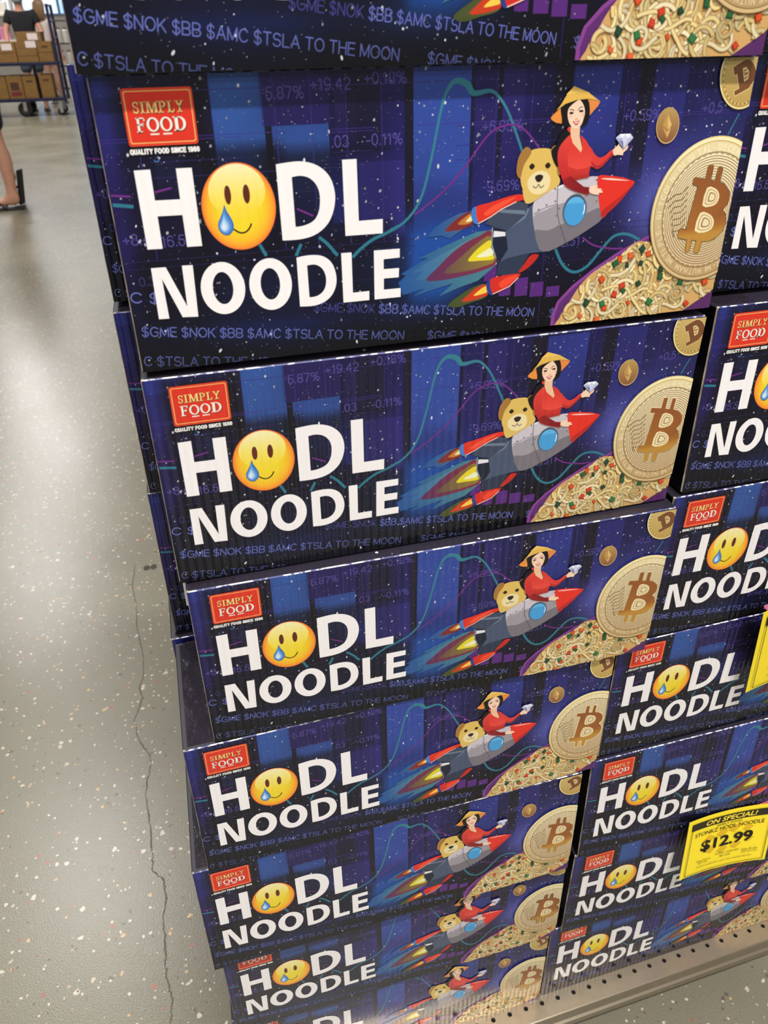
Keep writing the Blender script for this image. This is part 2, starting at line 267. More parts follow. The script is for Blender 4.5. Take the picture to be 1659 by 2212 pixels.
'veg_g':[(335.5,47.3),(316.4,39.3),(325.6,37.4),(336.1,37.9),(336.5,24),(325.2,20),(309.8,12.2),(297.8,14.2),(347.1,9.9),(353.1,27.3),(370.1,22),(352.6,32.5)],
'btc':[(339.9,56.6),(338.7,71.5),(342.8,88.7),(353.8,104.2),(369.8,114.5),(381.3,116.1),(391.4,114),(399.2,109.7),(342,49.4),(348.5,37.8),(359.5,29),(371.7,24.4),(384.3,22),(394,23.1),(399.9,25.6)],
'B':[(366.8,90.8),(375.5,89.2),(376.2,97.8),(379.8,97.6),(379.4,88.3),(383.2,87.4),(384.1,96.5),(387.2,95.9),(386.8,86.7),(391.2,84.9),(395.2,81),(396.6,76.8),(396,72.2),(393,68.9),(395.8,66.1),(397.4,60.3),(396,54.7),(391.7,50.7),(386.4,48.7),(381,48.9),(380.2,41.5),(376.2,41.8),(376.8,50),(372.8,50.5),(372.3,42.6),(369.2,42.9),(369.3,51),(361.4,53.1),(361.8,58.7),(367,57.4),(370.7,85.7),(366.4,86.6)],
'Bu':[(377.9,83.9),(383.2,83.6),(387.1,81),(388.7,77.3),(387.3,73.2),(382.9,71.7),(376.6,72.8)],
'Bl':[(375.8,68),(381.5,67.6),(386,64.9),(388.2,61),(387.1,56.8),(381.8,54.8),(373.9,56.6)],
'eth':[(333.3,122.3),(334.4,129.2),(339.8,133),(345,131.8),(349.2,126.5),(349,118.9),(345.7,113.4),(342,112.2),(337.2,114.5),(334.4,118.8)],
'ethd':[(340.5,129.2),(344.3,123.2),(341.9,120.4),(337.7,123.2),(342.2,115.7)],
'dog_c':[(373.9,146.6),(373.4,150.5),(373.8,156.5),(377.5,139.2),(383.2,133),(389.3,130.5),(395.7,130.7),(400.4,132.6)],
'Dd':[(382,154.1),(390.4,158.1),(394.9,156.9),(398.4,153.1),(399.4,147.6),(396.2,142.1),(387,138.1),(385.6,140.6),(389,142.2),(385.7,150.3),(383.8,149.5)],
'Ddi':[(389.1,153.3),(391.5,154),(394.3,151.2),(394.4,147.4),(391.9,145.7)],
}
# ------------------------------------------------------------------ printed artwork: flat layered ink shapes in millimetres on the 400 x 160 mm front
def inside(poly, x, y):
    c = False; j = len(poly)-1
    for i in range(len(poly)):
        (xi, yi), (xj, yj) = poly[i], poly[j]
        if (yi > y) != (yj > y) and x < (xj-xi)*(y-yi)/(yj-yi)+xi: c = not c
        j = i
    return c
def smooth(pts, n=4, closed=True):
    out = []; N = len(pts)
    for i in range(N if closed else N-1):
        g = lambda k: pts[k % N] if closed else pts[max(0, min(N-1, k))]
        p0, p1, p2, p3 = g(i-1), g(i), g(i+1), g(i+2)
        for k in range(n):
            t = k/n
            out.append(tuple(.5*(2*p1[a]+(p2[a]-p0[a])*t+(2*p0[a]-5*p1[a]+4*p2[a]-p3[a])*t*t+(3*p1[a]-p0[a]-3*p2[a]+p3[a])*t**3) for a in (0, 1)))
    if not closed: out.append(tuple(pts[-1]))
    return out
def ell(pts4, n=48):                        # left, right, top, bottom extremes -> outline
    l, r, t, b = pts4; cx, cy = (l[0]+r[0])/2, (t[1]+b[1])/2; rx, ry = (r[0]-l[0])/2, (t[1]-b[1])/2
    return [(cx+rx*math.cos(2*PI*k/n), cy+ry*math.sin(2*PI*k/n)) for k in range(n)]
def rrect(x0, y0, x1, y1, r, n=5):
    o = []
    for cx, cy, a in ((x1-r, y1-r, 0), (x0+r, y1-r, 90), (x0+r, y0+r, 180), (x1-r, y0+r, 270)):
        o += [(cx+r*math.cos(math.radians(a+90*k/n)), cy+r*math.sin(math.radians(a+90*k/n))) for k in range(n+1)]
    return o
class Art:
    def __init__(s, base, step=8e-6, clip=(1.3, .5, 398.9, 159.4)): s.v = []; s.f = []; s.c = []; s.y = base; s.step = step; s.clip = clip
    def up(s): s.y += s.step
    def tri(s, P, C):
        if s.clip:
            x0, y0, x1, y1 = s.clip
            poly = [(*p, *c) for p, c in zip(P, C)]
            for ax, lim, sg in ((0, x0, 1), (0, x1, -1), (1, y0, 1), (1, y1, -1)):
                o = []
                for i in range(len(poly)):
                    a, b = poly[i-1], poly[i]; da, db = (a[ax]-lim)*sg, (b[ax]-lim)*sg
                    if (da >= 0) != (db >= 0): t = da/(da-db); o.append(tuple(a[k]+(b[k]-a[k])*t for k in range(5)))
                    if db >= 0: o.append(b)
                poly = o
                if len(poly) < 3: return
        else: poly = [(*p, *c) for p, c in zip(P, C)]
        ar = sum(poly[i-1][0]*poly[i][1]-poly[i][0]*poly[i-1][1] for i in range(len(poly)))
        if abs(ar) < 1e-7: return
        if ar < 0: poly = poly[::-1]
        k = len(s.v)
        for q in poly: s.v.append((q[0]/1000, -s.y, q[1]/1000)); s.c.append((*q[2:5], 1))
        s.f.append(tuple(range(k, k+len(poly))))
    def poly(s, pts, col, holes=(), up=True):     # col: rgb or function (x, y) -> rgb
        cf = (lambda x, y, c=lin(col): c) if not callable(col) else (lambda x, y: lin(col(x, y)))
        loops = [[Vector((p[0], p[1], 0)) for p in L] for L in (pts, *holes)]; flat = [p for L in loops for p in L]
        for t in tessellate_polygon(loops):
            P = [(flat[i].x, flat[i].y) for i in t]; s.tri(P, [cf(*p) for p in P])
        if up: s.up()
    def stroke(s, pts, wd, col, up=True):
        n = len(pts); L = []; R = []
        for i, p in enumerate(pts):
            a, b = pts[max(0, i-1)], pts[min(n-1, i+1)]; dx, dy = b[0]-a[0], b[1]-a[1]; l = math.hypot(dx, dy) or 1
            w_ = (wd(i/(n-1)) if callable(wd) else wd)/2
            L.append((p[0]-dy/l*w_, p[1]+dx/l*w_)); R.append((p[0]+dy/l*w_, p[1]-dx/l*w_))
        cf = (lambda x, y, c=lin(col): c) if not callable(col) else (lambda x, y: lin(col(x, y)))
        for i in range(n-1):
            for q in ((L[i], R[i], R[i+1]), (L[i], R[i+1], L[i+1])): s.tri(q, [cf(*p) for p in q])
        if up: s.up()
    def radial(s, ring, c, stops):                # ring outline blended to its centre through (t, rgb) stops
        st = [(t, lin(k)) for t, k in stops]; n = len(ring)
        pt = lambda t, p: (c[0]+(p[0]-c[0])*t, c[1]+(p[1]-c[1])*t)
        for (t0, c0), (t1, c1) in zip(st, st[1:]):
            for i in range(n):
                a, b = ring[i-1], ring[i]
                if t0 > 0: s.tri((pt(t0, a), pt(t0, b), pt(t1, b)), (c0, c0, c1)); s.tri((pt(t0, a), pt(t1, b), pt(t1, a)), (c0, c1, c1))
                else: s.tri((c, pt(t1, b), pt(t1, a)), (c0, c1, c1))
        s.up()
    def text(s, string, x, y, size, col, ang=0, bold=0, sx=1, shear=0, width=None, align='L', mapf=None, up=True):
        V, F, W_ = glyphs(string, bold)
        k = size/CAP; kx = k*sx if width is None else width/max(W_, 1e-6)
        ca, sa = math.cos(ang), math.sin(ang); c = lin(col) if not callable(col) else None
        off = -W_*kx/2 if align == 'C' else 0
        for f in F:
            P = []
            for i in f:
                u, v = V[i][0]*kx+off, V[i][1]*k; u += v*shear
                q = (x+u*ca-v*sa, y+u*sa+v*ca) if mapf is None else mapf(u, v)
                P.append(q)
            for j in range(1, len(P)-1):
                T = (P[0], P[j], P[j+1]); s.tri(T, [c or lin(col(*p)) for p in T])
        if up: s.up()
    def mesh(s, name):
        me = bpy.data.meshes.new(name); me.from_pydata(s.v, [], s.f)
        a = me.color_attributes.new('Col', 'FLOAT_COLOR', 'POINT')
        a.data.foreach_set('color', [x for c in s.c for x in c]); return me
GC = {}
def glyphs(string, bold=0):
    key = (string, bold)
    if key in GC: return GC[key]
    cu = bpy.data.curves.new('lettering', 'FONT'); cu.body = string; cu.size = 1; cu.offset = bold; cu.resolution_u = 3; cu.fill_mode = 'FRONT'
    o = bpy.data.objects.new('lettering', cu); COL.objects.link(o)
    dg = bpy.context.evaluated_depsgraph_get(); dg.update(); me = o.evaluated_get(dg).to_mesh()
    V = [(v.co.x, v.co.y) for v in me.vertices]; F = [tuple(p.vertices) for p in me.polygons]
    o.evaluated_get(dg).to_mesh_clear(); bpy.data.objects.remove(o); bpy.data.curves.remove(cu)
    m0 = min((v[0] for v in V), default=0); V = [(a-m0, b) for a, b in V]
    GC[key] = (V, F, max((v[0] for v in V), default=0)); return GC[key]
CAP = max(v[1] for v in glyphs('H')[0])


# ---- plain sans lettering drawn as pen strokes (cap height 1)
def arc(cx, cy, rx, ry, a0, a1, n=10): return [(cx+rx*math.cos(math.radians(a0+(a1-a0)*k/n)), cy+ry*math.sin(math.radians(a0+(a1-a0)*k/n))) for k in range(n+1)]
ROUND = arc(.37, .5, .37, .5, 0, 360, 24)
S_ = arc(.3, .74, .28, .26, 25, 270)[:-1]+arc(.3, .25, .3, .27, 90, -160)
D0 = arc(.26, .5, .26, .5, 0, 360, 20)
PEN = {'A': (.68, [[(0, 0), (.34, 1), (.68, 0)], [(.12, .34), (.56, .34)]]), 'B': (.6, [[(0, .5), (.34, .5)]+arc(.34, .25, .26, .25, 90, -90)+[(0, 0), (0, 1)]+arc(.32, .76, .24, .24, 90, -90)]),
 'C': (.68, [arc(.36, .5, .36, .5, 38, 322, 20)]), 'E': (.56, [[(.56, 0), (0, 0), (0, 1), (.54, 1)], [(0, .53), (.5, .53)]]), 'F': (.52, [[(0, 0), (0, 1), (.52, 1)], [(0, .52), (.46, .52)]]),
 'D': (.62, [[(0, 0), (0, 1), (.26, 1)]+arc(.26, .5, .36, .5, 80, -80)+[(.26, 0), (0, 0)]]), 'G': (.72, [arc(.37, .5, .37, .5, 42, 325, 20)+[(.7, .22), (.7, .48), (.4, .48)]]), 'H': (.6, [[(0, 0), (0, 1)], [(.6, 0), (.6, 1)], [(0, .52), (.6, .52)]]),
 'I': (.02, [[(.01, 0), (.01, 1)]]), 'K': (.6, [[(0, 0), (0, 1)], [(.56, 1), (0, .36)], [(.2, .58), (.6, 0)]]), 'L': (.5, [[(0, 1), (0, 0), (.5, 0)]]), 'M': (.72, [[(0, 0), (0, 1), (.36, .08), (.72, 1), (.72, 0)]]), 'N': (.6, [[(0, 0), (0, 1), (.6, 0), (.6, 1)]]),
 'O': (.74, [ROUND]), 'P': (.58, [[(0, 0), (0, 1), (.32, 1)]+arc(.32, .73, .26, .27, 90, -90)+[(0, .46)]]), 'Q': (.74, [ROUND, [(.48, .2), (.72, -.04)]]), 'R': (.62, [[(0, 0), (0, 1), (.32, 1)]+arc(.32, .74, .26, .26, 90, -90)+[(0, .48)], [(.34, .48), (.62, 0)]]),
 'S': (.6, [S_]), 'T': (.6, [[(0, 1), (.6, 1)], [(.3, 1), (.3, 0)]]), 'U': (.6, [[(0, 1), (0, .32)]+arc(.3, .3, .3, .3, 180, 360)+[(.6, 1)]]), 'Y': (.64, [[(0, 1), (.32, .44), (.64, 1)], [(.32, .44), (.32, 0)]]), 'Z': (.58, [[(.02, 1), (.56, 1), (0, 0), (.58, 0)]]),
 '$': (.56, [[(x*.92, y) for x, y in S_], [(.28, -.12), (.28, 1.12)]]), '-': (.3, [[(0, .4), (.3, .4)]]), '+': (.5, [[(0, .45), (.5, .45)], [(.25, .2), (.25, .7)]]), '.': (.06, [[(.03, 0), (.03, .1)]]), ':': (.06, [[(.03, 0), (.03, .1)], [(.03, .5), (.03, .6)]]),
 '%': (.84, [arc(.17, .76, .17, .22, 0, 360, 14), arc(.67, .24, .17, .22, 0, 360, 14), [(.2, 0), (.64, 1)]]), '0': (.52, [D0]), '1': (.3, [[(0, .78), (.22, 1), (.22, 0)]]), '2': (.52, [arc(.26, .72, .25, .27, 165, -35)+[(0, 0), (.52, 0)]]), '3': (.5, [arc(.24, .75, .23, .25, 160, -90)+arc(.24, .26, .26, .26, 90, -160)]),
 '4': (.56, [[(.42, 0), (.42, 1), (0, .3), (.56, .3)]]), '5': (.52, [[(.48, 1), (.1, 1), (.04, .5)]+arc(.25, .32, .26, .31, 130, -155)]), '6': (.52, [arc(.28, .62, .26, .38, 40, 180)+arc(.26, .31, .25, .31, 180, -180, 20)]), '7': (.5, [[(0, 1), (.5, 1), (.16, 0)]]),
 '8': (.52, [arc(.26, .76, .22, .24, -90, 270, 16), arc(.26, .27, .26, .27, 90, 450, 16)]), '9': (.52, [arc(.26, .69, .25, .31, 0, 360, 20)+arc(.24, .38, .27, .38, 0, -140)]), ' ': (.12, [])}
def pen(a, string, x, y, size, col, ang=0, wt=.12, width=None, gap=.2, align='L', mapf=None, up=True, wmm=None):
    wmm = wmm or wt*size; W_ = sum(PEN[c][0] for c in string)+gap*(len(string)-1); k = size; kx = size if width is None else width/W_; ca, sa = math.cos(ang), math.sin(ang); u = -W_*kx/2 if align == 'C' else 0
    for c in string:
        for pl in PEN[c][1]:
            parts = [[pl[0]]]
            for i in range(1, len(pl)):
                parts[-1].append(pl[i])
                if i < len(pl)-1:
                    d0 = math.atan2(pl[i][1]-pl[i-1][1], pl[i][0]-pl[i-1][0]); d1 = math.atan2(pl[i+1][1]-pl[i][1], pl[i+1][0]-pl[i][0])
                    if abs((d1-d0+PI) % (2*PI)-PI) > .75: parts.append([pl[i]])
            for q in parts:
                if len(q) < 2: continue
                Q = []
                for px, py in q:
                    lx, ly = u+px*kx, (py*(1-wt)+wt/2)*k; Q.append((x+lx*ca-ly*sa, y+lx*sa+ly*ca) if mapf is None else mapf(lx, ly))
                for e in (0, -1):
                    o = Q[1] if e == 0 else Q[-2]; dx, dy = Q[e][0]-o[0], Q[e][1]-o[1]; l = math.hypot(dx, dy) or 1; Q[e] = (Q[e][0]+dx/l*wmm*.42, Q[e][1]+dy/l*wmm*.42)
                a.stroke(Q, wmm, col, up=False)
        u += (PEN[c][0]+gap)*kx
    if up: a.up()

# ---- background print: night sky, chart bars, grid, numbers, stars and ticker lettering
rnd = random.Random(5)
def vnoise(x, y, s):
    x /= s; y /= s; i, j = math.floor(x), math.floor(y); u, v = x-i, y-j; u = u*u*(3-2*u); v = v*v*(3-2*v)
    h = lambda a, b: math.sin(a*127.1+b*311.7+s*7)*43758.5453 % 1
    return (h(i, j)*(1-u)+h(i+1, j)*u)*(1-v)+(h(i, j+1)*(1-u)+h(i+1, j+1)*u)*v
BARS = [(2, 23, 150, 159.6, (40, 50, 128), .9), (60.5, 88, 92, 159.6, (52, 92, 165), .95), (92, 124, 88, 133, (50, 86, 160), .95),
        (87, 125, 133, 159.6, (42, 32, 96), .75), (174, 209, 70, 159.6, (50, 76, 160), .95), (229, 243, 100, 157, (46, 38, 108), .7),
        (212, 226, 95, 140, (40, 34, 96), .6), (274, 305.5, 84, 158, (48, 60, 148), .9), (308, 325, 78, 118, (50, 44, 120), .7), (328.5, 352, 88, 158, (46, 46, 126), .8),
        (27, 51, 92, 121, (48, 72, 152), .85), (140.5, 168.5, 66, 112, (46, 40, 116), .85), (128, 140, 112, 150, (52, 40, 98), .5), (375, 399.4, 60, 125, (36, 36, 84), .5)]
DARK = [(52, 60, 95, 159, .75), (88.5, 92, 85, 133, .8), (168.5, 174, 70, 159, .8), (262, 273, 95, 158, .75), (318, 328, 88, 159, .8), (209, 211.5, 70, 158, .6), (226, 229, 90, 158, .7), (134, 155, 118, 158, .5)]
HALO = [(ART['H'], 1), (ART['D1o'], 1), (ART['L1'], 1), (ART['N'], 1), (ART['D2o'], 1), (ART['L2'], 1), (ART['E'], 1)]
HB = [(13, 38, 48, 117, 5), (45, 64, 93, 120, 5), (89, 68, 156, 117, 5), (12, 28, 167, 65, 5), (13, 120, 54, 156, 4)]
def glow(x, y, cx, cy, rx, ry): return math.exp(-((x-cx)/rx)**2-((y-cy)/ry)**2)
def sky(x, y):
    t = max(0, min(1, (y-20)/60)); n = vnoise(x, y, 45)*.6+vnoise(x, y, 18)*.4
    c = [a+(b-a)*t for a, b in zip((9, 8, 18), (27, 25, 80))]
    c = [v*(.65+.7*n) for v in c]
    for gx, gy, rx, ry, k, g in ((80, 33, 60, 26, .8, (26, 42, 110)), (185, 50, 32, 26, 1.5, (30, 84, 170)), (215, 62, 30, 16, .8, (30, 74, 160)), (30, 150, 45, 30, .6, (40, 50, 120)),
                              (372, 100, 48, 34, .8, (64, 70, 150)), (340, 75, 20, 30, 1.0, (90, 96, 180)), (345, 15, 40, 30, .4, (60, 20, 70)), (120, 90, 30, 18, .7, (30, 48, 130)), (20, 90, 28, 34, .35, (56, 26, 96))):
        a = min(.85, k*glow(x, y, gx, gy, rx, ry)*(.55+.6*n)); c = [v*(1-a)+u*a for v, u in zip(c, g)]
    for x0, x1, y0, y1, g, a in BARS:
        if x0 <= x <= x1 and y0 <= y <= y1:
            f = min(1, (y-y0)/35+.05) if y1 > 115 and y0 < 115 else 1
            a2 = a*f*(.75+.3*n); a2 = min(1, a2); c = [v*(1-a2)+u*a2 for v, u in zip(c, g)]
    for x0, x1, y0, y1, a in DARK:
        if x0 <= x <= x1 and y0 <= y <= y1: a2 = a*min(1, (y-y0)/20+.1); c = [v*(1-a2)+u*a2 for v, u in zip(c, (20, 17, 30))]
    for x0, y0, x1, y1, r in HB:
        d = math.hypot(max(x0-x, 0, x-x1), max(y0-y, 0, y-y1)); a = .62*max(0, 1-d/(r*1.6))
        if r == 5 and (x > 124 and y > 80 and y < 117): a *= .25
        c = [v*(1-a)+u*a for v, u in zip(c, (10, 9, 20))]
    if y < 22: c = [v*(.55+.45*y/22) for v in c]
    return c
def background():
    a = Art(.0003)
    xs = {0.6+i*1.9 for i in range(211)}; ys = {.3+i*1.9 for i in range(84)}
    for b in BARS+DARK: xs |= {b[0]-.02, b[0]+.02, b[1]-.02, b[1]+.02}; ys |= {b[2]-.02, b[2]+.02, b[3]-.02, b[3]+.02}
    xs = sorted(v for v in xs if .6 <= v <= 399.4); ys = sorted(v for v in ys if .3 <= v <= 159.6)
    if xs[-1] < 399.4: xs.append(399.4)
    if ys[-1] < 159.6: ys.append(159.6)
    nx, ny = len(xs), len(ys)
    for y in ys:
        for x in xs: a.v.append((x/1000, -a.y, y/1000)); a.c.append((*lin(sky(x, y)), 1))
    for j in range(ny-1):
        for i in range(nx-1): a.f.append((j*nx+i, j*nx+i+1, (j+1)*nx+i+1, (j+1)*nx+i))
    a.up()
    for y, c in ((128.5, (62, 44, 130)), (130, (62, 44, 130)), (110, (48, 40, 100)), (152, (52, 44, 110)), (66, (40, 34, 90)), (98, (40, 34, 90)), (62, (36, 32, 84)), (44, (34, 28, 74)), (118, (46, 38, 96))):
        for k in range(0, 400, 25):
            if vnoise(k, y, 30) > .33: a.stroke([(k, y), (k+25, y)], .32, c, up=False)
    for x in (20, 94.5, 114.5, 134.5, 155, 225, 248, 310, 338, 365):
        a.stroke([(x, 66), (x, 159)], .32, (62, 48, 132), up=False)
    a.stroke([(263, 2), (263.5, 62)], .35, (50, 34, 120)); a.up()
    nums = ['5.87%', '+19.42', '+0.18%', '.03', '-0.11%', '+6.95%', '-9.69%', '+0.59%', '+0.5', '-0.21%', '-2.51', '+8.42', '16.5']
    for t, (x, y) in zip(nums, ART['nums']): pen(a, t, x, y, 6.4, (88, 78, 156), wt=.09, up=False)
    pen(a, '0.31', 8, 52, 5.5, (60, 54, 116), wt=.09, up=False); pen(a, '-0.5', 319, 62, 6.4, (66, 60, 130), wt=.09, up=False); pen(a, '3', 27, 118, 5, (80, 124, 190), wt=.1)
    for k in ('teal', 'teal_b', 'teal_c', 'teal_d', 'teal_e', 'teal_f', 'teal_g', 'teal_h'):
        a.stroke(smooth(ART[k], 5, False), (lambda t: 1.5+2.2*glow(t, 0, .62, 0, .12, 1)) if k == 'teal' else 1.9 if k != 'teal_c' else .9, (46, 118, 138) if k != 'teal' else (52, 124, 142))
    for k in ('mag', 'mag_b', 'mag_c', 'mag_d', 'mag_e'): a.stroke(smooth(ART[k], 5, False), 1.1, (112, 46, 132))
    B = ART['r_bars']
    for i in range(0, 10, 2):
        (x0, y0), (x1, y1) = B[i], B[i+1]; a.poly([(x0, y1), (x1, y1), (x1, y0), (x0, y0)], (88, 40, 122), up=False)
    a.up()
    for i in range(2100):
        x, y = rnd.uniform(1, 399), rnd.uniform(1, 159)
        if rnd.random() > .45+.55*min(1, y/110): continue
        r = .14+.6*rnd.random()**6; th = rnd.uniform(.9, 1.9); q = rnd.choice((1, 1, 1.4, 2)) if r > .28 else 1; b = rnd.uniform(.6, 1)
        pts = [(x+r*q*math.cos(p)*math.cos(th)-r*math.sin(p)*math.sin(th), y+r*q*math.cos(p)*math.sin(th)+r*math.sin(p)*math.cos(th)) for p in [2*PI*k/7 for k in range(7)]]
        a.poly(pts, tuple(int(v*b) for v in (232, 235, 250)), up=False)
    a.up()
    T = ART['tick']; ang = math.atan2(T[1][1]-T[0][1], T[1][0]-T[0][0]); L = '$GME $NOK $BB $AMC $TSLA TO THE MOON'
    wd = math.hypot(T[1][0]-T[0][0], T[1][1]-T[0][1]); col = lambda x, y: [v*(.55+.45*min(1, y/22+.25)) for v in (100, 110, 184)]
    K = dict(ang=ang, wt=.1, up=False)
    pen(a, L, *T[0], 6.2, col, width=wd, **K); pen(a, 'C $TSLA TO THE MOON', T[2][0]+.5, T[2][1]+1.4, 6.2, col, width=wd*.53, **K); pen(a, 'C $', *T[3], 6.4, (112, 120, 196), width=15.5, **K)
    pen(a, L, *T[4], 6.2, lambda x, y: (62, 62, 128) if x < 150 else (98, 106, 182), width=wd*.925, **K); pen(a, L, *T[6], 6.2, col, width=wd, **K); pen(a, '$', *T[7], 6.2, col, **K)
    return a.mesh('front_print')

# ---- brand label
def serif(a, ch, x, y, w_, h, col):
    st = .2*w_ if ch in 'MP' else .26*w_; sf = .075*h; R = lambda x0, y0, x1, y1: a.poly([(x+x0*w_, y+y0*h), (x+x1*w_, y+y0*h), (x+x1*w_, y+y1*h), (x+x0*w_, y+y1*h)], col, up=False)
    sw = st/w_; sh = sf/h
    def ring(cx, cy, rx, ry, tx, ty, a0=0, a1=360):
        n = 20; o = [(x+(cx+rx*math.cos(math.radians(a0+(a1-a0)*k/n)))*w_, y+(cy+ry*math.sin(math.radians(a0+(a1-a0)*k/n)))*h) for k in range(n+1)]
        i = [(x+(cx+(rx-tx)*math.cos(math.radians(a0+(a1-a0)*k/n)))*w_, y+(cy+(ry-ty)*math.sin(math.radians(a0+(a1-a0)*k/n)))*h) for k in range(n+1)]
        for k in range(n): a.poly([o[k], o[k+1], i[k+1], i[k]], col, up=False)
    if ch == 'O': ring(.5, .5, .5, .5, .2, .1)
    if ch == 'I': R(.3, 0, .7, 1); R(.05, 0, .95, sh); R(.05, 1-sh, .95, 1)
    if ch == 'F': R(.12, 0, .12+sw, 1); R(0, 0, .6, sh); R(0, 1-sh, .95, 1); R(.12, .47, .75, .57); R(.83, .76, .95, 1); R(.66, .4, .78, .64)
    if ch == 'L': R(.15, 0, .15+sw, 1); R(0, 1-sh, .6, 1); R(0, 0, .95, sh*1.2); R(.83, 0, .95, .3)
    if ch == 'P': R(.15, 0, .15+sw, 1); R(0, 0, .6, sh); R(0, 1-sh, .5, 1); ring(.45, .72, .5, .28, .2, .09, -90, 90)
    if ch == 'D': R(.12, 0, .12+sw, 1); R(0, 0, .5, sh*1.2); R(0, 1-sh*1.2, .5, 1); ring(.45, .5, .54, .5, .22, .09, -90, 90)
    if ch == 'S': ring(.5, .74, .44, .26, .2, .09, 20, 270); ring(.5, .27, .46, .27, .2, .09, -160, 90); R(.82, .68, .94, .96); R(.04, .06, .16, .34)
    if ch == 'Y':
        for s in (-1, 1): a.poly([(x+(.5+s*.02)*w_, y+.38*h), (x+(.5-s*.13)*w_, y+.5*h), (x+(.5+s*.3)*w_, y+h), (x+(.5+s*.48)*w_, y+h)][::1], col, up=False)
        R(.4, 0, .6, .5); R(.2, 0, .8, sh); R(-.05, 1-sh, .35, 1); R(.65, 1-sh, 1.05, 1)
    if ch == 'M':
        R(.08, 0, .08+.12, 1); R(.76, 0, .96, 1); R(-.02, 0, .28, sh); R(.7, 0, 1.04, sh); R(-.02, 1-sh, .24, 1); R(.76, 1-sh, 1.04, 1)
        a.poly([(x+.08*w_, y+h), (x+.3*w_, y+h), (x+.56*w_, y+.12*h), (x+.46*w_, y)], col, up=False); a.poly([(x+.46*w_, y), (x+.54*w_, y), (x+.86*w_, y+h), (x+.76*w_, y+h)], col, up=False)
def brand():
    a = Art(.0006)
    a.poly(rrect(14.9, 125.8, 52.1, 154.2, 1.6), (26, 8, 12)); a.poly(rrect(15.3, 126.2, 51.6, 153.8, 1.6), (228, 70, 46)); a.poly(rrect(16, 126.9, 50.9, 153.1, 1.3), (222, 52, 34))
    a.poly(rrect(16.4, 127.5, 50.6, 152.6, 1.2), (245, 200, 120)); a.poly(rrect(16.85, 127.95, 50.15, 152.15, 1.0), (224, 54, 36))
    def word(word, x0, x1, y, h, ws, c, gap):
        k = (x1-x0-gap*(len(ws)-1))/sum(ws)
        for dx, dy, cc in ((.35, -.35, (70, 20, 16)), (0, 0, c)):
            x = x0
            for ch, wd in zip(word, ws): serif(a, ch, x+dx, y+dy, wd*k, h, cc); x += wd*k+gap
            a.up()
    word('SIMPLY', 20.2, 46.2, 142, 5.5, (.8, .62, 1.5, 1.0, .95, 1.05), (250, 222, 140), .55)
    word('FOOD', 20.6, 46.4, 133, 7, (.85, 1.12, 1.12, 1.15), (250, 240, 226), .5)
    for x in (27.2, 33.8): a.poly([(x, 131.5), (x+4.6, 131.5), (x+4.6, 132.2), (x, 132.2)], (250, 240, 226), up=False)
    a.up(); a.poly(rrect(14.4, 121.4, 52.2, 125.9, .8), (14, 10, 16)); pen(a, 'QUALITY FOOD SINCE 1960', 15.4, 122.2, 2.8, (250, 248, 246), wt=.24, width=36, gap=.36)
    return a.mesh('brand_label')
# ---- white title and the yellow face
def title():
    a = Art(.0006); Wt = (250, 246, 245)
    for k in ('H', 'L1', 'N', 'L2', 'E'): a.poly(ART[k], Wt, up=False)
    def ms(pts): return [pts[0]]+smooth(pts, 4, False)[1:-1]+[pts[-1]]
    a.poly(ms(ART['D1o']), Wt, [ms(ART['D1i'])], up=False); a.poly(ms(ART['D2o']), Wt, [ms(ART['D2i'])], up=False)
    for o, i in (('O1o', 'O1i'), ('O2o', 'O2i')): a.poly(ell(ART[o]), Wt, [ell(ART[i])], up=False)
    return a.mesh('title_lettering')
def face():
    a = Art(.0006); E = ell(ART['emo'], 64); c = ((ART['emo'][0][0]+ART['emo'][1][0])/2, (ART['emo'][2][1]+ART['emo'][3][1])/2)
    a.radial(E, c, ((0, (246, 222, 50)), (.55, (246, 216, 46)), (.8, (250, 190, 44)), (.95, (250, 150, 50)), (1, (238, 110, 50))))
    h = ell(ART['emoh'], 48); a.poly(h, lambda x, y: [u+(v-u)*max(0, min(1, (y-90)/25)) for u, v in zip((247, 220, 60), (250, 242, 190))])
    for k in ('eyeL', 'eyeR'): a.poly(ell(ART[k], 28), (98, 42, 24))
    m = smooth(ART['mouth'], 5, False); a.stroke(m, .9, (62, 34, 16))
    return a.mesh('emoji_face')
def tear():
    a = Art(.0008); t = smooth(ART['tear'][1:], 3, False); t = [ART['tear'][0]]+t; c = (59.2, 81.5)
    a.radial(t, c, ((0, (238, 246, 252)), (.3, (200, 226, 248)), (.62, (96, 160, 226)), (1, (34, 96, 180)))); return a.mesh('tear_drop')
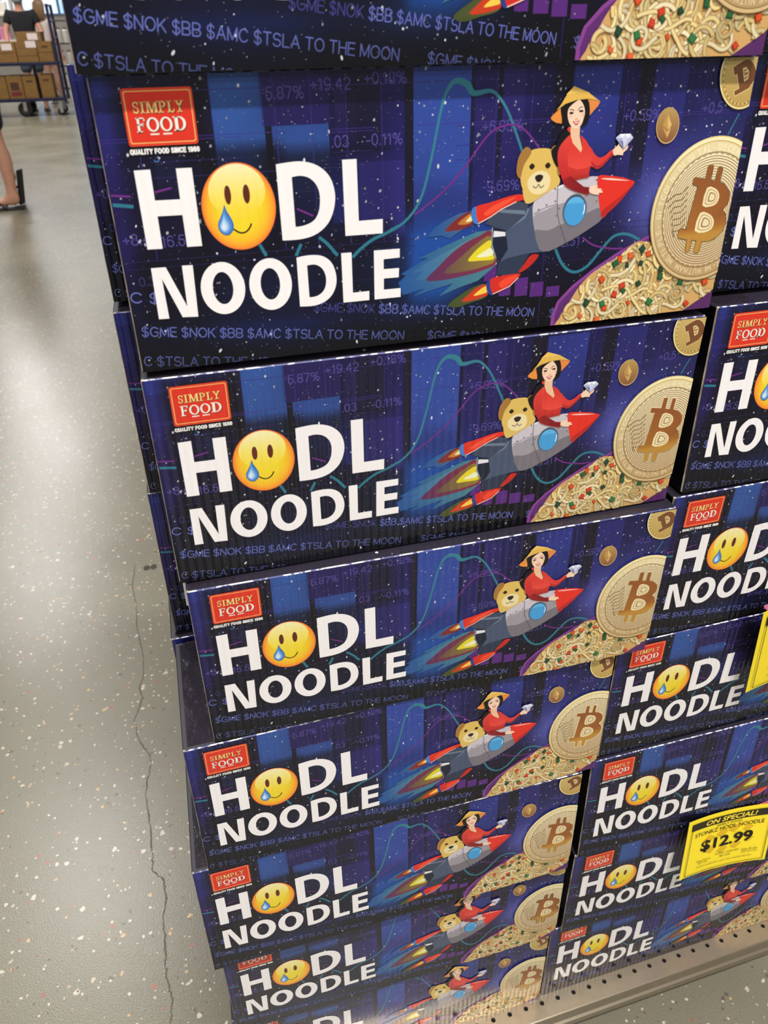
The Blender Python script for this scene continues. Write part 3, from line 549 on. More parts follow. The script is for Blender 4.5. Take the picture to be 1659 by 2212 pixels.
# ---- rocket with flames
def rocket():
    a = Art(.0006); P_ = lambda k, c, s=1, n=3: a.poly(smooth(ART[k], n) if s else ART[k], c)
    def fade(c0, c1, x0, x1): return lambda x, y: [u+(v-u)*max(0, min(1, (x-x0)/(x1-x0))) for u, v in zip(c0, c1)]
    P_('f_teal', fade((38, 84, 150), (74, 128, 140), 165, 220), 0); P_('f_teal2', fade((44, 96, 160), (92, 140, 150), 165, 215), 0)
    P_('f_tealt', fade((40, 84, 150), (96, 128, 140), 190, 225), 0); P_('f_olil', fade((70, 80, 40), (120, 120, 90), 212, 240))
    P_('f_redt', (126, 44, 44)); P_('f_yelt', fade((190, 110, 50), (240, 214, 80), 205, 225)); P_('f_cort', (244, 236, 180))
    P_('f_pur', fade((92, 48, 92), (140, 46, 60), 180, 236)); P_('f_oli', fade((100, 72, 74), (150, 130, 50), 190, 232)); P_('f_yel', (232, 214, 44)); P_('f_cor', (240, 240, 196))
    P_('f_redl', (204, 60, 30)); P_('f_yell', (250, 206, 80))
    P_('r_finr', (196, 42, 34)); P_('r_finl', (46, 56, 78), 0); P_('r_tail', (74, 86, 112), 0); P_('r_tailh', (112, 124, 148)); P_('r_noz', (28, 34, 54), 0); P_('r_nozw', (232, 230, 236), 0)
    a.stroke([ART['r_noz'][0]]+[ART['r_noz'][6], ART['r_noz'][5]], .7, (150, 160, 180))
    P_('r_fint', (62, 72, 94), 0); P_('r_finh', (108, 124, 144), 0)
    P_('r_body', (206, 198, 206)); P_('r_bodym', (160, 154, 162)); P_('r_bodyd', (122, 116, 124)); P_('r_bodyh', (236, 232, 238))
    a.stroke(smooth(ART['r_seam'], 4, False), .5, (84, 80, 92)); a.stroke(smooth(ART['r_seam2'], 4, False), .4, (110, 104, 112))
    for x, y in ART['r_riv']: a.poly([(x+.62*math.cos(k*PI/5), y+.62*math.sin(k*PI/5)) for k in range(10)], (112, 106, 116), up=False)
    a.up()
    P_('r_nose', (232, 50, 38)); P_('r_nosed', (188, 40, 36)); P_('r_noseh', (250, 214, 200))
    P_('r_boo', (224, 52, 36)); P_('r_booh', (246, 84, 54)); P_('r_cap', (64, 126, 204)); P_('r_boo2', (214, 46, 34)); P_('r_boo2h', (244, 74, 48)); P_('r_cap2', (44, 62, 140))
    a.stroke([ART['r_boo'][k] for k in (6, 7, 8, 9)], .5, (248, 226, 214)); a.stroke([ART['r_boo2'][k] for k in (3, 4, 5)], .5, (248, 226, 214))
    return a.mesh('rocket_picture')
def porthole():
    a = Art(.0009); p = ell(ART['r_port']); a.poly(p, (112, 118, 132)); c = (282.5, 75.6); a.poly([(c[0]+(x-c[0])*.93, c[1]+(y-c[1])*.93) for x, y in p], (62, 70, 92))
    a.poly(ell(ART['r_glass']), lambda x, y: (96, 182, 232) if y > 80 else (72, 160, 218)); a.stroke([(288.5, 73), (289.3, 76), (289, 79)], .7, (236, 246, 252)); return a.mesh('porthole')
# ---- a plain tan dog riding behind
def dog():
    a = Art(.0010); l, r, t, b = ART['r_dog']; cx, cy = (l[0]+r[0])/2, (t[1]+b[1])/2; rx, ry = (r[0]-l[0])/2, (t[1]-b[1])/2
    a.poly(smooth(ART['r_dneck']), (222, 190, 104))
    U = lambda L: [(cx+rx*x, cy+ry*y) for x, y in L]
    a.poly(smooth(U([(-1, -.1), (-.95, .5), (-.55, 1.05), (0, 1.15), (.55, 1.05), (.95, .55), (1.05, -.2), (.8, -.8), (.2, -1.1), (-.4, -1.1), (-.85, -.7)])), (226, 190, 98))
    a.poly(smooth(U([(-.6, -.35), (-.2, .05), (.3, .05), (.6, -.3), (.5, -.85), (0, -1.05), (-.45, -.85)])), (240, 222, 170))
    for s in (-1, 1):
        a.poly(smooth(U([(.5*s, 1.0), (.8*s, 1.25), (1.15*s, .8), (1.22*s, .1), (1.0*s, -.2), (.85*s, .4)])), (168, 120, 58))
        a.poly(smooth(U([(.42*s-.15, .32), (.42*s, .47), (.42*s+.15, .32), (.42*s, .17)])), (44, 30, 22))
    a.poly(smooth(U([(-.22, -.18), (0, -.08), (.22, -.18), (.1, -.42), (-.1, -.42)])), (40, 32, 32))
    a.stroke(smooth(U([(-.3, -.62), (-.12, -.72), (0, -.55), (.12, -.72), (.3, -.62)]), 4, False), .5, (70, 50, 36)); return a.mesh('dog_picture')
# ---- woman in a conical hat
def woman():
    a = Art(.0012); P_ = lambda k, c, s=1, n=3: a.poly(smooth(ART['w_'+k], n) if s else ART['w_'+k], c); sk = (250, 214, 184)
    P_('hatl', (238, 146, 66), 0); P_('hatr', (232, 140, 72), 0); P_('pony', (20, 17, 20)); P_('hair', (22, 18, 20)); P_('coll', (216, 60, 60)); P_('neck', (242, 196, 158), 0); P_('arml', (222, 62, 54)); P_('armld', (180, 44, 46)); P_('han', sk)
    P_('torso', lambda x, y: [u+(v-u)*max(0, min(1, (y-100)/14)) for u, v in zip((236, 78, 66), (222, 58, 48))], 0); P_('torsd', lambda x, y: [u+(v-u)*max(0, min(1, (y-91)/8)) for u, v in zip((140, 28, 28), (206, 54, 46))], 0)
    P_('arm', lambda x, y: [u+(v-u)*max(0, min(1, (y-90)/28)) for u, v in zip((188, 36, 40), (226, 66, 58))]); P_('armd', lambda x, y: [u+(v-u)*max(0, min(1, (x-255)/26)) for u, v in zip((206, 50, 48), (132, 24, 30))], 0)
    P_('han2', sk); P_('face', sk); P_('chkl', (246, 186, 160)); P_('chkr', (244, 184, 160))
    a.stroke(smooth(ART['w_brl'], 4, False), .45, (40, 22, 20)); a.stroke(smooth(ART['w_brr'], 4, False), .45, (40, 22, 20))
    for k in ('eyl', 'eyr'): a.poly(ell(ART['w_'+k], 20), (48, 26, 24))
    P_('nose', (226, 170, 142)); P_('lip', (206, 84, 84)); P_('teeth', (248, 240, 236)); P_('hat', (232, 186, 86), 0); P_('hatt', (242, 200, 104), 0)
    return a.mesh('woman_picture')
def diamond():
    a = Art(.0018); P_ = lambda k, c: a.poly(ART['w_'+k], c); P_('dia', (214, 216, 238)); P_('diab', (250, 250, 255)); P_('diac', (172, 178, 214)); P_('diad', (186, 190, 222)); P_('diae', (120, 126, 176))
    x, y = ART['w_dia'][3]; 
    for q in range(4): d = q*PI/4; a.stroke([(x-1-2.6*math.cos(d), y+1.5-2.6*math.sin(d)), (x-1+2.6*math.cos(d), y+1.5+2.6*math.sin(d))], lambda t: .5*(1-abs(2*t-1)), (244, 244, 255))
    return a.mesh('diamond')
# ---- bowl of noodles
def bowl():
    a = Art(.0006); a.poly(ART['bowl'], lambda x, y: (96, 44, 112) if x < 370 else (84, 42, 92)); a.poly(ART['bowlh'], (136, 66, 146)); return a.mesh('noodle_bowl')
def noodles():
    a = Art(.0007, 2e-6); A = ART['noo']; a.poly(smooth(A, 3), (212, 168, 104)); q = random.Random(8)
    xs = [p[0] for p in A]; n = 0
    while n < 130:
        x, y = q.uniform(min(xs), 400), q.uniform(0, 62)
        if not inside(A, x, y): continue
        th = q.uniform(0, 2*PI); k = q.choice((-1, 1))*q.uniform(.03, .2); pts = []
        for i in range(q.randint(18, 46)):
            if not inside(A, x, y): break
            pts.append((x, y)); th += k*1.1; k = max(-.28, min(.28, k+q.uniform(-.05, .05))); x += 1.1*math.cos(th); y += 1.1*math.sin(th)
        if len(pts) < 6: continue
        n += 1; wd = q.uniform(1.9, 2.5); b = q.uniform(.82, 1.0)*(.9 if x > 365 else 1); c = q.choice(((244, 224, 160), (250, 236, 190), (238, 212, 140), (246, 222, 154)))
        pts = smooth(pts, 2, False)
        a.stroke(pts, wd+.5, (176, 124, 66)); a.stroke(pts, wd, tuple(v*b*.95 for v in c)); a.stroke(pts, wd*.42, tuple(min(255, v*b*1.05) for v in c))
    for key, cs in (('veg_r', ((226, 84, 36), (214, 66, 40), (232, 104, 50))), ('veg_g', ((44, 98, 60), (58, 120, 66), (40, 74, 52)))):
        for x, y in ART[key]:
            r = q.uniform(2.5, 3.8); t0 = q.uniform(0, PI); c = q.choice(cs)
            pg = [(x+r*math.cos(t0+k*PI/2+q.uniform(-.25, .25))*(1 if k % 2 else .8), y+r*math.sin(t0+k*PI/2)) for k in range(4)]
            a.poly(pg, tuple(v*.72 for v in c)); a.poly([(x+(u-x)*.75+.25, y+(v-y)*.75+.4) for u, v in pg], c)
    return a.mesh('noodles')
# ---- gold coins
def fit_ellipse(cx, cy, rx, ry, rot):
    c, s = math.cos(rot), math.sin(rot); return lambda u, v: (cx+rx*u*c-ry*v*s, cy+rx*u*s+ry*v*c)
def coin_base(a, M, shade, rim):
    n = 72; C = lambda r: [M(r*math.cos(2*PI*k/n), r*math.sin(2*PI*k/n)) for k in range(n)]
    a.poly(C(1), rim[0]); a.poly(C(.985), rim[1]); a.poly(C(.945), rim[2]); a.poly(C(.93), shade); return C
def big_coin():
    a = Art(.0019); M = fit_ellipse(*BTC); g = lambda lo, hi: (lambda x, y: [u+(v-u)*max(0, min(1, (y-24)/85)) for u, v in zip(lo, hi)])
    coin_base(a, M, g((186, 154, 108), (236, 220, 170)), (g((120, 88, 48), (236, 214, 140)), g((214, 186, 132), (252, 240, 190)), g((150, 116, 66), (206, 176, 104))))
    R = lambda r0, r1, c, n=72: (a.poly([M(r0*math.cos(2*PI*k/n), r0*math.sin(2*PI*k/n)) for k in range(n)], c), a.poly([M(r1*math.cos(2*PI*k/n), r1*math.sin(2*PI*k/n)) for k in range(n)], g((214, 186, 144), (250, 238, 198))))
    R(.8, .785, (140, 106, 60)); s = 'BITCOIN-DIGITAL-DECENTRALIZED-'; s2 = 'PEER TO PEER-MINUTNAM METIPLE-'
    for string, a0 in ((s, 178), (s2, 358)):
        for i, ch in enumerate(string):
            th = math.radians(a0-i*5.9)
            pen(a, ch, -.02, 0, .085, g((232, 206, 158), (255, 244, 206)), wmm=.6, mapf=lambda u, v, th=th: M((.815+v)*math.cos(th)+u*math.sin(th), (.815+v)*math.sin(th)-u*math.cos(th)), up=False)
    a.up()
    for i in range(48):
        th = 2*PI*i/48; a.stroke([M(.775*math.cos(th+d), .775*math.sin(th+d)) for d in (0, .04, .08)], .45, (146, 112, 62), up=False)
    a.up()
    for i in range(13): r = .75-i*.034; R(r, r-.0125, (150, 118, 74))
    for i in range(7):
        y0 = .3-i*.085; pts = [M(-.74+.03*i, y0-.06), M(-.6, y0+.02), M(-.48, y0+.02), M(-.38, y0+.1)]; a.stroke(pts, .55, (120, 90, 56), up=False)
    a.up(); B = ART['B']; cB = (373, 68)
    out = lambda pts, d: [(x+(d if x > cB[0] else -d), y+(d if y > cB[1] else -d)*.7) for x, y in pts]
    for dx, dy in ((.8, 0), (-.8, 0), (0, .8), (0, -.8), (.6, .6), (-.6, .6), (.6, -.6), (-.6, -.6)): a.poly([(x+dx, y+dy) for x, y in B], (244, 228, 178), up=False)
    a.up(); a.poly(B, lambda x, y: (150, 88, 44) if y > 66 else (168, 106, 44) if y > 56 else (192, 140, 60))
    for k in ('Bu', 'Bl'):
        h = ART[k]; a.poly(smooth(h, 2), (246, 230, 182)); c = (sum(p[0] for p in h)/len(h), sum(p[1] for p in h)/len(h))
        for f, cc in ((.8, (206, 176, 124)), (.66, (244, 228, 184)), (.48, (150, 116, 70)), (.36, (240, 222, 176))): a.poly([(c[0]+(x-c[0])*f, c[1]+(y-c[1])*f) for x, y in smooth(h, 2)], cc)
    return a.mesh('coin_picture')
def small_coin():
    a = Art(.0013); M = fit_ellipse(*ETH); g = lambda lo, hi: (lambda x, y: [u+(v-u)*max(0, min(1, (y-113)/20)) for u, v in zip(lo, hi)])
    coin_base(a, M, g((140, 92, 58), (190, 156, 92)), (g((216, 176, 120), (206, 178, 110)), g((240, 206, 150), (196, 168, 100)), g((120, 78, 46), (150, 118, 66))))
    t, r, b, l, bt = ART['ethd']; a.poly([t, r, b, l], (226, 190, 116)); a.poly([t, b, l], (198, 152, 84)); a.poly([(l[0]+.2, l[1]-.9), (b[0], b[1]-1), (r[0]-.2, r[1]-.9), bt], (206, 160, 92)); a.poly([(b[0], b[1]-1), (r[0]-.2, r[1]-.9), bt], (230, 190, 120))
    return a.mesh('coin_picture')
def corner_coin():
    a = Art(.0013); M = fit_ellipse(*DGC); g = lambda lo, hi: (lambda x, y: [u+(v-u)*max(0, min(1, (y-131)/26)) for u, v in zip(lo, hi)])
    coin_base(a, M, g((190, 156, 84), (206, 178, 110)), (g((232, 208, 130), (240, 224, 160)), g((250, 232, 160), (250, 238, 184)), g((150, 116, 60), (176, 142, 78))))
    for i in range(64):
        th = 2*PI*i/64; a.stroke([M(.82*math.cos(th), .82*math.sin(th)), M(.87*math.cos(th+.03), .87*math.sin(th+.03))], .5, (104, 78, 38) if i % 2 else (240, 220, 150), up=False)
    a.up(); D = smooth(ART['Dd'][:6], 3, False)+ART['Dd'][6:]
    for dx, dy in ((.4, 0), (-.4, 0), (0, .4), (0, -.4)): a.poly([(x+dx, y+dy) for x, y in D], (246, 226, 164), up=False)
    a.up(); a.poly(D, (124, 78, 46)); I = ART['Ddi']; a.poly(I, (246, 226, 170)); c = (sum(p[0] for p in I)/5, sum(p[1] for p in I)/5); a.poly([(c[0]+(x-c[0])*.75, c[1]+(y-c[1])*.75) for x, y in I], (170, 126, 74))
    for k in (-1, 1): a.stroke([(c[0]-1.2, c[1]+k*1.3-.4), (c[0]+1.4, c[1]+k*1.3+.4)], .8, (246, 226, 170))
    return a.mesh('coin_picture')
# ------------------------------------------------------------------ setting: floor, back wall with shop windows
def floor_mat():
    m, t, b = nt('terrazzo_concrete'); N = t.nodes.new; L = t.links.new
    tc = N('ShaderNodeTexCoord'); base = N('ShaderNodeTexNoise'); base.inputs['Scale'].default_value = 1.6; base.inputs['Detail'].default_value = 5
    L(tc.outputs['Object'], base.inputs['Vector']); r = N('ShaderNodeValToRGB'); e = r.color_ramp.elements
    e[0].position = .35; e[1].position = .68; e[0].color = (*lin((122, 118, 101)), 1); e[1].color = (*lin((137, 132, 113)), 1); L(base.outputs['Fac'], r.inputs['Fac'])
    fine = N('ShaderNodeTexNoise'); fine.inputs['Scale'].default_value = 420; fine.inputs['Detail'].default_value = 3; L(tc.outputs['Object'], fine.inputs['Vector'])
    fm = N('ShaderNodeMix'); fm.data_type = 'RGBA'; fm.blend_type = 'OVERLAY'; fm.inputs[0].default_value = .35; L(r.outputs['Color'], fm.inputs[6]); L(fine.outputs['Fac'], fm.inputs[7])
    prev = fm.outputs[2]
    for sc, th, keep, seed in ((62, .17, .15, 0), (95, .19, .13, 3.7), (150, .22, .1, 9.1)):
        mp = N('ShaderNodeMapping'); mp.inputs['Location'].default_value = (seed, seed*1.3, seed*.7); L(tc.outputs['Object'], mp.inputs[0])
        wn = N('ShaderNodeTexNoise'); wn.inputs['Scale'].default_value = sc*1.6; L(mp.outputs[0], wn.inputs['Vector'])
        wa = N('ShaderNodeMix'); wa.data_type = 'VECTOR'; wa.inputs[0].default_value = .012*46/sc; L(mp.outputs[0], wa.inputs[4]); L(wn.outputs['Color'], wa.inputs[5])
        v = N('ShaderNodeTexVoronoi'); v.voronoi_dimensions = '2D'; v.inputs['Scale'].default_value = sc; L(wa.outputs[1], v.inputs['Vector'])
        s = N('ShaderNodeSeparateColor'); L(v.outputs['Color'], s.inputs[0])
        sz = N('ShaderNodeMath'); sz.operation = 'MULTIPLY'; sz.inputs[1].default_value = th*1.6; L(s.outputs[2], sz.inputs[0])
        a = N('ShaderNodeMath'); a.operation = 'LESS_THAN'; L(v.outputs['Distance'], a.inputs[0]); L(sz.outputs[0], a.inputs[1])
        k = N('ShaderNodeMath'); k.operation = 'LESS_THAN'; k.inputs[1].default_value = keep; L(s.outputs[0], k.inputs[0])
        mu = N('ShaderNodeMath'); mu.operation = 'MULTIPLY'; L(a.outputs[0], mu.inputs[0]); L(k.outputs[0], mu.inputs[1])
        cr = N('ShaderNodeValToRGB'); cr.color_ramp.interpolation = 'CONSTANT'; el = cr.color_ramp.elements
        el[0].position = 0; el[0].color = (*lin((206, 197, 180)), 1); el[1].position = .42; el[1].color = (*lin((204, 168, 120)), 1)
        for pos, c in ((.58, (104, 98, 86)), (.74, (196, 182, 158)), (.82, (164, 104, 84)), (.92, (122, 98, 76))):
            q = el.new(pos); q.color = (*lin(c), 1)
        L(s.outputs[1], cr.inputs['Fac'])
        x = N('ShaderNodeMix'); x.data_type = 'RGBA'; L(mu.outputs[0], x.inputs[0]); L(prev, x.inputs[6]); L(cr.outputs['Color'], x.inputs[7]); prev = x.outputs[2]
    L(prev, b.inputs['Base Color'])
    rn = N('ShaderNodeMapRange'); rn.inputs[3].default_value = .2; rn.inputs[4].default_value = .32; L(base.outputs['Fac'], rn.inputs[0]); L(rn.outputs[0], b.inputs['Roughness'])
    bp = N('ShaderNodeBump'); bp.inputs['Strength'].default_value = .12; bp.inputs['Distance'].default_value = .002; L(fine.outputs['Fac'], bp.inputs['Height']); L(bp.outputs['Normal'], b.inputs['Normal'])
    return m
fl = struct(box('floor', (-9, -3, -.05), (6, 28, 0), floor_mat()))
def ribbon(name, pts, wd, m, parent, z=.0006):
    bm = bmesh.new(); prev = None; q = random.Random(3)
    P = []
    for (x0, y0), (x1, y1) in zip(pts, pts[1:]):
        for k in range(6): t = k/6; P.append((x0+(x1-x0)*t+q.uniform(-.0018, .0018), y0+(y1-y0)*t+q.uniform(-.0018, .0018)))
    P.append(pts[-1])
    for i, (x, y) in enumerate(P):
        a, b = P[max(0, i-1)], P[min(len(P)-1, i+1)]; d = Vector((b[0]-a[0], b[1]-a[1])).normalized(); w_ = wd*q.uniform(.35, 1.1)/2
        c = (bm.verts.new((x-d.y*w_, y+d.x*w_, z)), bm.verts.new((x+d.y*w_, y-d.x*w_, z)))
        if prev: bm.faces.new((prev[0], prev[1], c[1], c[0]))
        prev = c
    return mesh_obj(name, bm, m, parent)
M_CRACK = mat('crack_dirt', (104, 97, 82), .8, noise=.3, scale=200)
ribbon('crack', CRACK1, .0026, M_CRACK, fl); ribbon('crack', CRACK2, .003, M_CRACK, fl)
bm = bmesh.new()
for dx in (0, .018):
    c = bmesh.ops.create_circle(bm, cap_ends=True, radius=.011, segments=16)['verts']
    for v in c: v.co = (v.co.x*.8+SCUFF[0]+dx, v.co.y+SCUFF[1], .0007)
mesh_obj('scuff', bm, mat('scuff_rubber', (70, 66, 58), .8), fl)

M_WALL = mat('painted_wall', (206, 200, 190), .8, noise=.06, scale=3)
wall = bmesh.new(); add_box(wall, (-9, 26, 0), (6, 26.2, 1.5)); add_box(wall, (-9, 26, 3.9), (6, 26.2, 6)); add_box(wall, (-9, 26, 1.5), (-4.6, 26.2, 3.9)); add_box(wall, (1.5, 26, 1.5), (6, 26.2, 3.9))
struct(mesh_obj('wall_back', wall, M_WALL))
m, t, b = nt('daylight_glass'); tc = t.nodes.new('ShaderNodeTexCoord'); gn = t.nodes.new('ShaderNodeTexNoise'); gn.inputs['Scale'].default_value = .9; gr = t.nodes.new('ShaderNodeValToRGB')
gr.color_ramp.elements[0].position = .4; gr.color_ramp.elements[1].position = .6; gr.color_ramp.elements[0].color = (*lin((120, 180, 250)), 1); gr.color_ramp.elements[1].color = (*lin((236, 246, 255)), 1)
t.links.new(tc.outputs['Object'], gn.inputs['Vector']); t.links.new(gn.outputs['Fac'], gr.inputs['Fac']); t.links.new(gr.outputs['Color'], b.inputs['Emission Color']); b.inputs['Emission Strength'].default_value = 1.5; b.inputs['Base Color'].default_value = (.3, .5, .7, 1)
M_GLASS = m; M_FRAME = mat('window_frame', (120, 130, 146), .4)
win = struct(box('window_1', (-4.6, 26.06, 1.5), (1.5, 26.1, 3.9), M_GLASS))
bm = bmesh.new()
for x in (-4.6, -3.38, -2.16, -.94, .28, 1.44): add_box(bm, (x, 25.96, 1.5), (x+.06, 26.06, 3.9))
for z in (1.5, 2.5, 3.84): add_box(bm, (-4.6, 25.97, z), (1.5, 26.06, z+.06))
mesh_obj('window_frame', bm, M_FRAME, win)

# ------------------------------------------------------------------ shelf deck
M_DECK = mat('champagne_metal', (186, 170, 146), .3, .6, noise=.05, scale=90)
M_LIP = mat('deck_lip_metal', (160, 148, 128), .26, .7); M_DARK = mat('recess_shade', (20, 18, 16), .8)  # the near-black paints in the shade of the holes and under the lip
deck = empty('shelf_deck', (0, 0, DZ), math.radians(.95)); tag(deck, 'champagne metal shelf deck with a row of round holes under the noodle cartons', 'shelf')
bm = bmesh.new(); P = .02398; x = -.08; y0, y1, y2 = -.0221, -.0165+.0005, .62; hy = -.0083
yc = hy; hw = P/2; HE = .018
nx = 31
for i in range(nx):
    cx = .3316-12*P+i*P; c = []; o = []
    ring = [bm.verts.new((cx+.0031*math.cos(2*PI*k/16), yc+.0031*math.sin(2*PI*k/16), 0)) for k in range(16)]
    low = [bm.verts.new((v.co.x, v.co.y, -.003)) for v in ring]
    for k in range(16): bm.faces.new((ring[k], ring[(k+1) % 16], low[(k+1) % 16], low[k]))
    sq = []
    for k in range(16):
        a = 2*PI*k/16; ca, sa = math.cos(a), math.sin(a); s = 1/max(abs(ca), abs(sa)); sq.append(bm.verts.new((cx+hw*ca*s, yc+HE*sa*s, 0)))
    for k in range(16): bm.faces.new((ring[k], sq[k], sq[(k+1) % 16], ring[(k+1) % 16]))
xa, xb = .3316-12*P-hw, .3316-12*P+(nx-1)*P+hw
bmesh.ops.remove_doubles(bm, verts=bm.verts, dist=1e-6)
f = [bm.verts.new(q) for q in ((xa, yc+HE, 0), (xb, yc+HE, 0), (xb, .62, 0), (xa, .62, 0))]; bm.faces.new(f)
mesh_obj('deck_panel', bm, M_DECK, deck)
yf = yc-HE
bm = bmesh.new(); prof = [(0, 0), (-.0014, -.0006), (-.002, -.002), (-.002, -.019), (-.0004, -.0205), (-.0004, -.024), (-.0036, -.0255), (-.0036, -.031), (-.0022, -.0325), (-.0022, -.041), (.004, -.043), (.012, -.043)]
rows = [[bm.verts.new((xx, yf+a, b_)) for a, b_ in prof] for xx in (xa, xb)]
for k in range(len(prof)-1): bm.faces.new((rows[0][k], rows[0][k+1], rows[1][k+1], rows[1][k]))
mesh_obj('front_lip', bm, M_LIP, deck)
box('hole_shade_strip', (xa+.002, yf+.004, -.012), (xb-.002, yf+.03, -.006), M_DARK, deck)  # added dark strip, its colour stands in for shade below the holes
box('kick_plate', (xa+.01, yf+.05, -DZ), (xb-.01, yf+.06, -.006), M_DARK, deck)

# ------------------------------------------------------------------ noodle cartons
W_, D_, H_ = .40, .1345, .1600
def carton_mesh():
    bm = bmesh.new(); c = .0015; e = .0009
    prof = [(c, 0), (W_-c, 0), (W_, c), (W_, D_-c), (W_-c, D_), (c, D_), (0, D_-c), (0, c)]
    ins = [(x+(e if x < W_/2 else -e), y+(e if y < D_/2 else -e)) for x, y in prof]
    b0 = [bm.verts.new((x, y, 0)) for x, y in ins]; b1 = [bm.verts.new((x, y, e)) for x, y in prof]; t1 = [bm.verts.new((x, y, H_-e)) for x, y in prof]; t0 = [bm.verts.new((x, y, H_)) for x, y in ins]
    bm.faces.new(b0[::-1]).material_index = 0; bm.faces.new(t0).material_index = 1
    for k in range(8):
        k2 = (k+1) % 8; bm.faces.new((b0[k], b0[k2], b1[k2], b1[k])).material_index = 3 if k % 2 else 0
        bm.faces.new((b1[k], b1[k2], t1[k2], t1[k])).material_index = 3 if k % 2 else 0
        bm.faces.new((t1[k], t1[k2], t0[k2], t0[k])).material_index = 3 if k % 2 else 2 if k == 0 else 1
    return mesh_obj('carton', bm, [M_SIDE, M_TOP, M_EDGE, M_CORNER])
M_TAPE = mat('packing_tape', (44, 38, 48), .14, bump=.6, scale=60)
BTC = (381.3, 68.55, 42.83, 46.86, math.radians(5.6)); ETH = (341.49, 122.84, 8.14, 10.5, math.radians(9.3)); DGC = (390.45, 149.9, 16.7, 20.04, math.radians(19.7))
def make_noodle_box():
    r = empty('noodle_box', (0, 0, 0)); car = carton_mesh(); car.parent = r
    bm = bmesh.new(); add_box(bm, (.004, .004, H_), (.036, D_-.004, H_+.00025)); mesh_obj('packing_tape', bm, M_TAPE, r)
    bm = bmesh.new(); add_box(bm, (W_, .012, .028), (W_+.0003, .05, .1)); bar = mesh_obj('barcode', bm, mat('barcode_paper', (225, 224, 228), .5), r)
    bm = bmesh.new(); z = .032; q = random.Random(2)
    while z < .094: h = q.uniform(.0006, .0022); add_box(bm, (W_+.0003, .016, z), (W_+.0005, .046, z+h)); z += h+q.uniform(.0006, .002)
    mesh_obj('bar_print', bm, mat('barcode_ink', (22, 20, 26), .5), bar)
    pm = [M_PRINT]
    link('front_print', background(), r, pm); link('brand_label', brand(), r, pm); link('title_lettering', title(), r, pm)
    f = link('emoji_face', face(), r, pm); link('tear_drop', tear(), f, pm)
    k = link('rocket_picture', rocket(), r, pm); link('porthole', porthole(), k, pm)
    link('dog_picture', dog(), r, pm); wo = link('woman_picture', woman(), r, pm); link('diamond', diamond(), wo, pm)
    bo = link('noodle_bowl', bowl(), r, pm); link('noodles', noodles(), bo, pm)
    for fn in (big_coin, small_coin, corner_coin): link('coin_picture', fn(), r, pm)
    return r
G1, G2, G3 = 'noodle cartons in the left front stack', 'noodle cartons in the right stack', 'noodle cartons behind the left front stack'
BOXES = [
 ('noodle carton cut off by the top edge of the photo, topmost of left front stack', G1, 0.0144, -0.0124, 0.24, 1.1421, -0.07, -0.06),
 ('largest fully shown noodle carton, second from top in the left front stack', G1, 0.0182, -0.0058, 0.15, 0.9802, 0.01, 0.91),
 ('noodle carton third from the top of the left front stack, white worn top edge', G1, 0.0161, -0.0023, 0.12, 0.8139, -0.10, -1.60),
 ('noodle carton fourth from the top of left front stack, grey lid strip above its front', G1, 0.0194, -0.0080, -0.31, 0.6505, -0.11, -1.12),
 ('noodle carton fifth from top of left front stack, sticking out left with taped lid showing', G1, -0.0070, -0.0114, 0.84, 0.4875, -0.22, 0.67),
 ('noodle carton sixth from the top of the left front stack, pushed out to the left', G1, -0.0227, -0.0115, 0.20, 0.3247, -0.09, 1.10),
 ('noodle carton set back second from the bottom of left front stack, brand label half hidden', G1, -0.0160, 0.0007, 0.23, 0.1618, -0.03, 0.19),
 ('bottom noodle carton of left front stack, resting on the shelf deck at photo bottom', G1, -0.0223, 0.0137, -1.31, -0.0000, -0.17, -0.03),
 ('sliver of dark noodle carton in the top right corner, topmost of the right stack', G2, 0.4240, 0.0120, 0.00, 1.1438, 0.00, 0.00),
 ('noodle carton second from top of right stack, beside the big gold coin of largest carton', G2, 0.4343, 0.0240, 0.07, 0.9801, -0.17, 1.10),
 ('noodle carton third from top of right stack, top left corner torn open', G2, 0.4309, -0.0005, -0.41, 0.8159, 0.08, 0.90),
 ('noodle carton fourth from the top of the right stack, above the upper yellow price tag', G2, 0.4247, 0.0027, 0.19, 0.6513, 0.09, -1.47),
 ('noodle carton in right stack with the upper yellow price tag over its right part', G2, 0.4007, 0.0045, 0.13, 0.4872, 0.20, -0.70),
 ('noodle carton in right stack directly above the lower yellow price tag', G2, 0.3937, -0.0017, -0.47, 0.3249, 0.30, 1.10),
 ('noodle carton in right stack with the lower yellow price tag covering its right half', G2, 0.3918, 0.0009, -0.67, 0.1626, 0.02, -0.43),
 ('bottom noodle carton of right stack, glossy front reflecting the holed shelf deck', G2, 0.3824, 0.0072, 0.45, 0.0004, 0.09, -0.01),
 ('noodle carton peeking out behind the topmost carton of the left front stack', G3, 0.0040, 0.1460, 0.20, 1.1421, 0.00, 0.00),
 ('noodle carton peeking out behind the largest carton, second from top of rear stack', G3, -0.0033, 0.1446, 0.00, 0.9802, 0.00, 0.00),
 ('noodle carton peeking out behind the third carton from top, teal line showing', G3, -0.0046, 0.1335, 0.00, 0.8139, 0.00, 0.00),
 ('noodle carton peeking out behind the fourth carton from top of left front stack', G3, -0.0070, 0.1365, 0.00, 0.6505, 0.00, 0.00),
 ('noodle carton behind the taped lid carton, corner of red brand label showing', G3, -0.0118, 0.1310, 0.86, 0.4875, 0.00, 0.00),
 ('noodle carton low in rear stack behind the carton pushed out to the left', G3, -0.0120, 0.1310, 0.00, 0.3247, 0.00, 0.00),
]
proto = make_noodle_box()
